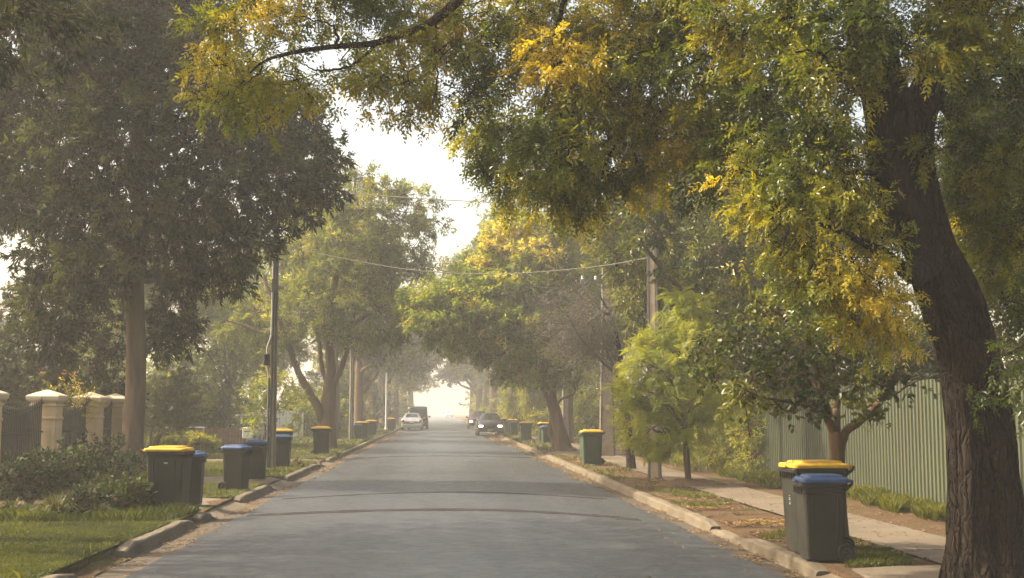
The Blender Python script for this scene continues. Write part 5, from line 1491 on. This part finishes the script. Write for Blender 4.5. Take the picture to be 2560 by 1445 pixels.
# ------------------------------------------------------------------ poles and cables
def stobie(px, py, h, label, wb=.32, wt=.2, rz=0, thick=.14, lean=0.0, plate=False, conduit=False):
    """a tapering pole: concrete core between two steel channels"""
    x, y = gp(px, py)
    e = empty('power_pole', (x, y, .1), rz, label, 'pole', 'concrete and steel power poles')
    for s in (-1, 1):
        m = MB()
        rings = []
        for z, w in ((-.2, wb), (h, wt)):
            xo = s * w / 2; xi = s * (w / 2 - .055)
            a, b = sorted((xo, xi))
            rings.append([(a, -thick / 2, z), (b, -thick / 2, z), (b, thick / 2, z), (a, thick / 2, z)])
        m.loft(rings)
        m.build('steel_channel', M_STEEL, e)
    rings = []
    for z, w in ((-.2, wb - .114), (h - .05, wt - .114)):
        rings.append(s_rect(0, 0, w, thick - .03, .015, z, 1))
    MB().loft(rings).build('concrete_core', M_CONC_POLE, e)
    b = MB()
    for i in range(int(h / .9)):
        z = .5 + i * .9
        ww = wb + (wt - wb) * z / h
        b.tube([(-ww / 2 - .02, 0, z), (-ww / 2 + .001, 0, z)], .018, 6); b.tube([(ww / 2 - .001, 0, z), (ww / 2 + .02, 0, z)], .018, 6)
    b.build('bolts', M_STEEL, e)
    c = MB().box(-1.0, 1.0, -.06, .04, h - .7, h - .58).build('crossarm', M_STEEL, e)
    for xx in (-.92, -.4, .4, .92):
        q = MB().loft([s_rect(xx, 0, w, w, w * .3, z, 2) for z, w in ((h - .578, .04), (h - .54, .10), (h - .50, .06), (h - .46, .10), (h - .42, .05))])
        q.build('insulator', M_WHITE, c)
    if plate:
        MB().box(-.085, .085, -thick / 2 - .012, -thick / 2 - .002, 1.75, 1.93).build('number_plate', M_PLATE, e)
    if conduit:
        MB().tube([(-wb / 2 - .045, -.02, 0), (-wb / 2 - .043, -.02, 2.65)], .035, 8).build('conduit', M_STEEL, e)
        MB().tube(smooth_path([(-wb / 2 - .045, -.02, 2.66), (-wb / 2 - .08, -.02, 2.85), (-wb / 2 - .10, -.02, 3.02)], 8), .028, 8).build('cable_tail', M_CREAM, e)
        MB().bbox(-wb / 2 - .20, -wb / 2 - .03, -.09, .05, 3.02, 3.36, .02).build('junction_box', M_TRIM, e)
        MB().tube(smooth_path([(-wb / 2 - .11, -.02, 3.361), (-wb / 2 - .10, -.02, 3.55), (-wb / 2 + .0, -.02 - thick / 2, 3.85), (-wb / 2 + .02, -.02 - thick / 2, 4.4), (-wt / 2 + .0, -.02 - thick / 2, h - .4)], 26), .030, 8).build('riser_pipe', M_GALV, e)
        MB().box(-wb / 2 + .0, wb / 2 - .0, -thick / 2 - .055, -thick / 2 - .003, 5.15, 5.55).build('clamp_band', M_STEEL, e)
        for s in (-1, 1):
            MB().tube([(s * .2, -.11, 5.05), (s * .2, .03, 5.05)], .03, 8).build('porcelain_knob', M_WHITE, e)
    return e
polL = stobie(680, 1173, 9.0, 'slim steel and concrete pole with grey conduit on the left verge', .19, .13, conduit=True)
polR = stobie(1637, 1196, 9.0, 'concrete faced pole rising behind the feathery lime tree', .33, .22, R(-22))
stobie(1518, 1140, 7.2, 'broad dark pole with a yellowish plate, beside the green yellow lidded bin', .60, .26, R(8), .2, plate=True)
stobie(1415, 1116, 9.0, 'dark pole standing behind the leaning gold topped tree', .40, .22, R(25))
stobie(877, 1104, 8.6, 'thin dark pole between the fork trunked tree and far left bins', .22, .15, R(35))

def pole(px, py, h, r, label, mat, py2=None):
    x, y = gp(px, py)
    e = empty('lamp_pole', (x, y, .1), 0, label, 'pole', 'thin pale poles')
    MB().tube([(0, 0, -.1), (0, 0, h * .5), (0, 0, h)], [r, r * .8, r * .55], 10).build('shaft', mat, e)
    MB().tube([(0, 0, -.05), (0, 0, .35)], [r * 1.5, r * 1.45], 10).build('base_sleeve', mat, e)
    s = 1 if x < 0 else -1
    arm = MB().tube(smooth_path([(0, 0, h - .03), (s * .4, 0, h + .25), (s * 1.3, 0, h + .35)], 12), r * .5, 8).build('arm', mat, e)
    MB().loft([s_rect(s * 1.55, 0, w, d, .04, h + z, 2) for z, w, d in ((.27, .40, .12), (.30, .55, .2), (.38, .5, .18), (.42, .3, .1))]).build('lamp_head', M_GALV, arm)
    return e
pole(911, 1072, 7.5, .075, 'taller thin white pole beside the far left blue and yellow bins', M_WHITE)
pole(965, 1078, 7.5, .085, 'thin white pole next to the farthest left pair of bins', M_WHITE)
pole(1320, 1085, 7.5, .085, 'thin pale pole among the trees right of the black sedan', M_WHITE)

def cable(pts, label, r=.016, n=40, mat=None, grp='overhead cables'):
    m = MB().tube(smooth_path(pts, n), r, 6)
    o = m.build('overhead_cable', mat or M_CABLE)
    return tag(o, label, 'cable', grp)
yl, yr = polL.location.y, polR.location.y
def span(l, r_, mids):
    A, B = at(*l, yl), at(*r_, yr)
    P = [A]
    for px, py in mids:
        t = (px - l[0]) / (r_[0] - l[0])
        P.append(at(px, py, yl + (yr - yl) * t))
    return P + [B]
cable(span((700, 608), (1640, 640), [(800, 634), (900, 654), (1000, 671), (1100, 681), (1200, 685), (1300, 683), (1420, 674), (1530, 661)]), 'sagging pale lower cable slung across the road between the two poles', .011, 60)
cable(span((707, 452), (1640, 505), [(885, 483), (1000, 493), (1100, 499), (1240, 506), (1450, 509)]), 'dark upper cable crossing the sky gap between two poles', .012, 60)
A, B = at(-120, -72.5, 16.9), at(600, 1003, 50)
A2 = A + (A - B) * 0.55
cable([A2, A, (A + B) / 2 + [0, 0, -.05], B], 'twin dark service cable slanting in front of the tall dark left tree', .013, mat=M_TRIM)
cable([A2 + [.1, 0, .16], A + [.07, 0, .10], (A + B) / 2 + [.02, 0, .0], B + [0, 0, .04]], 'thinner service cable just above the slanting twin at upper left', .008, mat=M_TRIM)

# ------------------------------------------------------------------ wheelie bins
def make_bin(big, body, lid):
    e = empty('wheelie_bin', (0, 0, 0), 0)
    H, W, D = (1.0, .57, .70) if big else (.87, .47, .54)
    m = MB()
    def ring(z, f, g, off=0.0, r=.05): return s_rect(off, 0, D * (.40 + .55 * f), W * (.2 + .78 * g), r, z, 4)
    # +x is the front; the rear wall stands steeper than the front
    m.loft([ring(.012, .70, .74), ring(.02, .72, .76), ring(.13, .735, .78), ring(.135, .75, .80), ring(.16, .757, .805), ring(H * .55, .83, .87), ring(H - .125, .885, .925), ring(H - .12, .93, .96, .01), ring(H - .10, .935, .965, .01),
            ring(H - .095, .90, .94, .005), ring(H - .05, .92, .955, .005), ring(H - .045, 1.08, 1.02, .012), ring(H - .012, 1.10, 1.03, .012), ring(H, 1.08, 1.02, .012)], smooth=False)
    # lip ribs under the rim and the comb lift in front
    for i in range(7):
        yy = (i - 3) * W * .12
        m.box(D * .445, D * .495, yy - .006, yy + .006, H - .118, H - .044)
    # raised ribs down each side
    for s in (-1, 1):
        for fx in (-.27, .27):
            m.loft([[(D * fx * q - .012, s * (W * g / 2), z), (D * fx * q + .012, s * (W * g / 2), z), (D * fx * q + .006, s * (W * g / 2 + .008), z), (D * fx * q - .006, s * (W * g / 2 + .008), z)] for z, q, g in ((.17, .86, .80), (H - .13, 1.0, .922))])
    b = m.build('body', body, e)
    l = MB()
    lx = D * 1.0
    l.loft([s_rect(-.01, 0, D * .97, W * 1.0, .06, H + .004, 4), s_rect(-.01, 0, D * 1.0, W * 1.03, .06, H + .010, 4), s_rect(-.01, 0, D * 1.0, W * 1.03, .06, H + .040, 4), s_rect(-.012, 0, D * .96, W * .97, .06, H + .056, 4),
            s_rect(-.02, 0, D * .80, W * .80, .06, H + .062, 4), s_rect(-.02, 0, D * .76, W * .76, .06, H + .084, 4), s_rect(-.02, 0, D * .60, W * .62, .06, H + .090, 4)], smooth=False)
    # hinge lugs reach back past the body to the handle bar
    for yy in (-W * .36, W * .36):
        l.loft([[(-D * .46, yy - .03, H + .015), (-D * .46, yy + .03, H + .015), (-D * .46, yy + .03, H + .05), (-D * .46, yy - .03, H + .05)], [(-D * .60, yy - .03, H - .005), (-D * .60, yy + .03, H - .005), (-D * .60, yy + .03, H + .035), (-D * .60, yy - .03, H + .035)]])
    l.box(D * .525, D * .56, -W * .16, W * .16, H + .012, H + .030)
    l.build('lid', lid, e)
    MB().tube([(-D * .575, -W * .44, H + .012), (-D * .575, W * .44, H + .012)], .016, 10).build('handle_bar', body, e)
    k = MB()
    for yy in (-W * .40, W * .40):
        k.loft([[(-D * .44, yy - .018, H - .10), (-D * .44, yy + .018, H - .10), (-D * .44, yy + .018, H - .03), (-D * .44, yy - .018, H - .03)], [(-D * .585, yy - .018, H - .02), (-D * .585, yy + .018, H - .02), (-D * .585, yy + .018, H + .0), (-D * .585, yy - .018, H + .0)]])
    k.build('handle_bracket', body, e)
    r = .105 if big else .10
    wx = -D * .36 - .02
    MB().tube([(wx, -W * .46, r), (wx, W * .46, r)], .012, 8).build('axle', M_GALV, e)
    for s in (-1, 1):
        y0 = s * W * .415
        def lathe(prof, n=20):
            return [[(wx + rr * math.cos(6.283 * q / n), y0 + s * yy, r + rr * math.sin(6.283 * q / n)) for q in range(n)] for yy, rr in prof]
        wh = MB().loft(lathe([(0, r * .55), (0, r * .92), (.012, r), (.04, r), (.052, r * .9), (.052, r * .66)]), True, False).build('wheel', M_RUBBER, e)
        MB().loft(lathe([(.030, r * .67), (.046, r * .60), (.040, r * .30), (.056, r * .20), (.06, r * .05)]), True, True).build('hub', M_TRIM, wh)
    return e

_bins = {}
def wheelie(px, py, big, green, yellow, rz, label, z=.12):
    key = (big, green, yellow)
    if key not in _bins:
        e = make_bin(big, M_BIN_GREEN if green else M_BIN_DARK, M_LID_Y if yellow else M_LID_B); _bins[key] = e
    else:
        e = copy_tree(_bins[key])
    x, y = gp(px, py, z)
    e.location = (x, y, z)
    e.rotation_euler = (0, 0, rz)
    e.name = 'wheelie_bin'
    return tag(e, label, 'bin', 'wheelie bins put out along the kerbs')
LF, RF = 0.0, math.pi       # left bins face +x, right bins face -x
b1 = wheelie(2038, 1381, 1, 0, 1, RF + .10, 'tall dark bin with yellow lid before the round leaved tree, nearest on the right')
b2 = wheelie(2055, 1399, 0, 0, 0, RF - .06, 'short dark bin with blue lid, nearest on the right, in front of the taller one')
b3 = wheelie(420, 1278, 1, 0, 1, LF - .12, 'dark yellow lidded bin beside the strappy plants, nearest on the left')
wheelie(472, 1262, 0, 0, 0, LF + .05, 'blue lidded bin mostly hidden behind the nearest left yellow lidded bin')
wheelie(590, 1226, 0, 0, 0, LF - .25, 'dark blue lidded bin on the grass island with its wheel showing')
wheelie(641, 1197, 0, 0, 0, LF + .15, 'blue lidded bin just behind another, beside the slim steel pole')
wheelie(706, 1167, 0, 0, 0, LF + .1, 'blue lidded bin right of the slim steel pole')
wheelie(704, 1155, 1, 0, 1, LF + .1, 'yellow lidded bin peeping over the blue one by the slim steel pole')
wheelie(803, 1138, 1, 0, 1, LF + .05, 'lone dark yellow lidded bin in front of the fork trunked tree')
wheelie(893, 1103, 0, 1, 0, LF + .1, 'green bin with blue lid beside two yellow lids on the far left')
wheelie(906, 1102, 1, 1, 1, LF + .1, 'green yellow lidded bin touching the far left blue lidded bin')
wheelie(929, 1092, 1, 1, 1, LF + .0, 'green yellow lidded bin, rightmost of the far left trio')
wheelie(977, 1077, 1, 0, 1, LF, 'dim yellow lidded bin just left of the parked silver sedan')
wheelie(984, 1073, 0, 0, 0, LF, 'faint blue lidded bin behind the one left of the silver sedan')
wheelie(1479, 1161, 1, 1, 1, RF, 'bright green bin with yellow lid in front of the broad dark pole')
wheelie(1467, 1146, 0, 1, 0, RF, 'blue lidded bin hidden behind the bright green yellow lidded bin')
wheelie(1366, 1112, 0, 1, 0, RF + .1, 'green blue lidded bin at the foot of the leaning tree')
wheelie(1361, 1107, 1, 1, 1, RF + .1, 'green yellow lidded bin behind a blue lid by the leaning tree')
wheelie(1315, 1103, 1, 1, 1, RF, 'lone green yellow lidded bin between the leaning tree and black sedan')
wheelie(1285, 1089, 0, 1, 0, RF, 'green blue lidded bin second right of the black sedan')
wheelie(1282, 1085, 1, 1, 1, RF, 'yellow lidded bin peeping over a blue lid right of the black sedan')
wheelie(1267, 1081, 0, 1, 0, RF, 'blue lidded bin touching the right edge of the black sedan')
wheelie(1264, 1077, 1, 1, 1, RF, 'yellow lidded bin half hidden beside the black sedan')
wheelie(1228, 1067, 1, 1, 1, RF, 'yellow lid just showing above the roof of the black sedan')

def bin_number(e, D=.70, W=.57, H=1.0):
    """the small white characters down the front corner: 1 8 3 turned on their side"""
    seg = {'1': 'bc', '8': 'abcdefg', '3': 'abcdg'}
    boxes = {'a': (0, 1, .9, 1), 'b': (.85, 1, .5, 1), 'c': (.85, 1, 0, .5), 'd': (0, 1, 0, .1), 'e': (0, .15, 0, .5), 'f': (0, .15, .5, 1), 'g': (0, 1, .45, .55)}
    m = MB()
    for i, ch in enumerate('183'):
        for q in seg[ch]:
            a, b, c, d = boxes[q]
            s = .034
            y0, y1 = .02 - d * s, .02 - c * s
            z0, z1 = .70 - i * .05 - b * s * .8, .70 - i * .05 - a * s * .8
            # the front wall leans: follow it
            xf = lambda z: D * (.40 + .55 * (.757 + (.885 - .757) * (z - .16) / (H - .285))) / 2 + .004
            m.add([(xf(z0), y0, z0), (xf(z0), y1, z0), (xf(z1), y1, z1), (xf(z1), y0, z1)], [(0, 1, 2, 3)])
    m.build('painted_number', M_WHITE, e)
bin_number(b1)
MB().box(.0, .06, -.57 * .463 - .003, -.57 * .463 + .004, .80, .825).build('badge', M_GALV, b3)

# ------------------------------------------------------------------ cars
def make_car(label, x, y, rz, paint, kind='sedan', lamps=False, z=0.03, group='cars on the street', plate=M_WHITE):
    e = empty('parked_car', (x, y, z), rz, label, 'car', group)
    e.scale = (1.1, 1.1, 1.08)
    if kind == 'van':
        LEN, W = 4.7, .90
        S = [(0, .42, .95, 1.0, .80, .74), (.06, .30, 1.0, 1.75, .88, .80), (.16, .27, 1.02, 1.98, .90, .80), (1.6, .25, 1.02, 2.03, .90, .80), (3.0, .25, 1.02, 2.02, .90, .79), (3.45, .25, 1.02, 1.96, .90, .76), (4.15, .25, 1.0, 1.12, .88, .74), (4.5, .28, .85, .95, .84, .72), (4.7, .40, .70, .76, .76, .66)]
        roof = (.16, 3.45); wind = (3.48, 4.12); rear = (.03, .12)
    elif kind == 'wagon':
        LEN, W = 4.6, .89
        S = [(0, .42, .75, .80, .78, .70), (.08, .30, .95, 1.02, .86, .78), (.30, .27, .98, 1.30, .89, .66), (.62, .25, .98, 1.55, .89, .62), (1.5, .25, .98, 1.62, .89, .62), (2.5, .25, .98, 1.58, .89, .60), (3.35, .25, .97, 1.06, .89, .76), (4.2, .27, .86, .92, .85, .72), (4.5, .33, .72, .78, .78, .66), (4.6, .42, .62, .66, .70, .60)]
        roof = (.62, 2.5); wind = (2.54, 3.30); rear = (.12, .58)
    else:
        LEN, W = 4.4, .865
        S = [(0, .42, .70, .76, .74, .66), (.08, .32, .90, .96, .83, .74), (.18, .28, .95, 1.0, .85, .76), (.62, .25, .96, 1.03, .865, .76), (1.25, .24, .95, 1.39, .865, .58), (1.9, .24, .95, 1.46, .865, .57), (2.4, .24, .95, 1.42, .865, .57), (3.25, .24, .93, 1.0, .865, .74), (4.0, .26, .80, .87, .83, .70), (4.3, .32, .68, .74, .77, .64), (4.4, .42, .58, .62, .70, .58)]
        roof = (1.25, 2.4); wind = (2.44, 3.22); rear = (.66, 1.22)
    S = np.array(S, float)
    ys = np.unique(np.concatenate([S[:, 0], np.linspace(0, LEN, 45)]))
    I = lambda q, c: float(np.interp(q, S[:, 0], S[:, c]))
    def half(q):
        zb, zl, zt, wl, wt = (I(q, c) for c in range(1, 6))
        return [(0, zb), (wl * .82, zb), (wl * .96, zb + .06), (wl, zb + .18), (wl * 1.005, zl - .22), (wl * .985, zl - .04), (wl * .955, zl), (wt, zt - .05 if zt - zl > .12 else zt - .012), (wt * .90, zt - .008), (wt * .5, zt + .012), (0, zt + .018)]
    V, F = [], []
    for q in ys:
        h = half(q)
        V += [(a, q - LEN / 2, b) for a, b in h] + [(-a, q - LEN / 2, b) for a, b in h[-2:0:-1]]
    n = 20
    for i in range(len(ys) - 1):
        for j in range(n):
            k = (j + 1) % n
            F.append((i * n + j, i * n + k, (i + 1) * n + k, (i + 1) * n + j))
    F += [tuple(range(n)), tuple(range((len(ys) - 1) * n, len(ys) * n))[::-1]]
    MB().add(V, F, True).build('body', paint, e)
    def glass(name, q0, q1, w0=.90, w1=.90, zin0=.03, zin1=.03, off=.012):
        m = MB(); rows = []
        for t in np.linspace(0, 1, 8):
            q = q0 + (q1 - q0) * t
            w = I(q, 5) * (w0 + (w1 - w0) * t); zt = I(q, 3) + off + .012
            rows.append([(a * w, q - LEN / 2, zt - .045 * abs(a) ** 3) for a in np.linspace(-1, 1, 9)])
        for i in range(7):
            for j in range(8):
                b = len(m.v)
                m.add([rows[i][j], rows[i][j + 1], rows[i + 1][j + 1], rows[i + 1][j]], [(0, 1, 2, 3)], True)
        return m.build(name, M_GLASS, e)
    glass('windscreen', wind[0] + .04, wind[1] - .06)
    if kind == 'van':
        MB().box(-.62, .62, -LEN / 2 - .004, -LEN / 2 + .03, 1.15, 1.72).build('rear_window', M_GLASS, e)
    else:
        glass('rear_window', rear[0] + .06, rear[1] - .03)
    for s in (-1, 1):
        for (a, b) in ((roof[0] + .02, (roof[0] + roof[1]) / 2 - .04), ((roof[0] + roof[1]) / 2 + .04, roof[1] + .18)):
            m = MB(); rows = []
            for q in np.linspace(a, b, 6):
                h = half(q); (x6, z6), (x7, z7) = h[6], h[7]
                rows.append([(s * (x6 + (x7 - x6) * t + .010), q - LEN / 2, z6 + (z7 - z6) * t) for t in (.12, .5, .88)])
            for i in range(5):
                for j in range(2):
                    m.add([rows[i][j], rows[i + 1][j], rows[i + 1][j + 1], rows[i][j + 1]], [(0, 1, 2, 3)])
            m.build('side_window', M_GLASS, e)
        mr = MB().loft([s_rect(s * (W + .10), wind[1] - .25 - LEN / 2, .2 * f, .09 * f, .03 * f, I(wind[1], 2) + zz, 3) for zz, f in ((.02, .7), (.05, 1), (.13, 1), (.16, .7))])
        mr.box(min(s * (W - .06), s * (W + .02)), max(s * (W - .06), s * (W + .02)), wind[1] - .27 - LEN / 2, wind[1] - .23 - LEN / 2, I(wind[1], 2) + .03, I(wind[1], 2) + .07)
        mr.build('mirror', paint, e)
        # lamps
        q = LEN - .16
        MB().loft([s_rect(s * (I(q, 4) - .17), q - LEN / 2 + .055, .30 * f, .22, .05, I(q, 2) - .02 + zz, 3) for zz, f in ((-.13, .7), (-.08, 1), (-.01, 1), (.02, .8))]).build('headlight', M_LAMP if lamps else M_CLEARLAMP, e)
        q = .10
        MB().loft([s_rect(s * (I(q, 4) - .12), q - LEN / 2 - .055, .26 * f, .2, .05, I(q, 2) - .02 + zz, 3) for zz, f in ((-.20, .8), (-.15, 1), (-.04, 1), (.0, .8))]).build('taillight', M_RED, e)
        for q in (.82 if kind != 'van' else .9, LEN - .85):
            wx = s * (W - .075); r = .32
            def lathe(prof, n=24): return [[(wx + s * xx, q - LEN / 2 + rr * math.cos(6.283 * k / n), r - .02 + rr * math.sin(6.283 * k / n)) for k in range(n)] for xx, rr in prof]
            wh = MB().loft(lathe([(-.1, .2), (-.1, r * .95), (-.07, r), (.06, r), (.085, r * .93), (.085, r * .66)]), True, False, True).build('wheel', M_RUBBER, e)
            MB().loft(lathe([(.05, r * .67), (.084, r * .6), (.07, r * .3), (.09, r * .1)]), True, True).build('rim', M_CHROME, wh)
    b = MB()
    b.bbox(-I(LEN, 4) - .05, I(LEN, 4) + .05, LEN / 2 - .12, LEN / 2 + .035, .30, .47, .03); b.build('front_bumper', M_TRIM if paint in (M_BLACKP, M_MAROON) else paint, e)
    b = MB(); b.bbox(-I(0, 4) - .06, I(0, 4) + .06, -LEN / 2 - .045, -LEN / 2 + .12, .34, .55, .03); b.build('rear_bumper', paint, e)
    MB().box(-.42, .42, LEN / 2 - .015, LEN / 2 + .012, .50, .60).build('grille', M_TRIM, e)
    MB().box(-.19, .19, LEN / 2 + .037, LEN / 2 + .045, .34, .44).build('number_plate', M_GALV, e)
    MB().box(-.19, .19, -LEN / 2 - .03, -LEN / 2 - .012, .64, .74).build('number_plate', plate, e)
    return e
def car_at(px, py, side, **k):
    x, y = gp(px, py, .03)
    return x, y
x, y = gp(1029, 1077, .02)
make_car('silver sedan with red tail lights seen from behind, parked at the left kerb', x, y + 2.2, 0, M_SILVER)
make_car('dark blue van seen from behind, parked just past the silver sedan', x + .38, y + 10.5, 0, M_NAVY, 'van')
x, y = gp(1226, 1090, .02)
make_car('black sedan facing us with its headlights lit, at the right kerb', x, y + 2.2, math.pi, M_BLACKP, 'sedan', True)
x, y = gp(1198, 1073, .02)
make_car('dark maroon wagon with lit headlights half hidden behind the black sedan', x - .1, y + 2.3, math.pi, M_MAROON, 'wagon', True)
make_car('faint white car far off in the fog at the end of the street', 2.4, 320, math.pi, M_WHITEP, 'wagon')
make_car('beige car in a yard behind the dome conifer and brown fence', -9.6, 59.5, math.pi + .1, M_BEIGE, 'sedan')

# ------------------------------------------------------------------ the misty air
def haze():
    m = bpy.data.materials.new('haze_air')
    m.use_nodes = True
    nt = m.node_tree
    nt.nodes.clear()
    out = nt.nodes.new('ShaderNodeOutputMaterial')
    pv = nt.nodes.new('ShaderNodeVolumePrincipled')
    pv.inputs['Color'].default_value = (0.955, 0.965, 0.96, 1)
    pv.inputs['Density'].default_value = HAZE_DENSITY
    pv.inputs['Anisotropy'].default_value = 0.15
    nt.links.new(pv.outputs[0], out.inputs['Volume'])
    m.cycles.homogeneous_volume = True
    o = MB().box(-320, 320, -80, 720, -1.2, 24).build('haze', m)
    tag(o, 'even morning mist over the whole street', 'haze', kind='stuff')
haze()
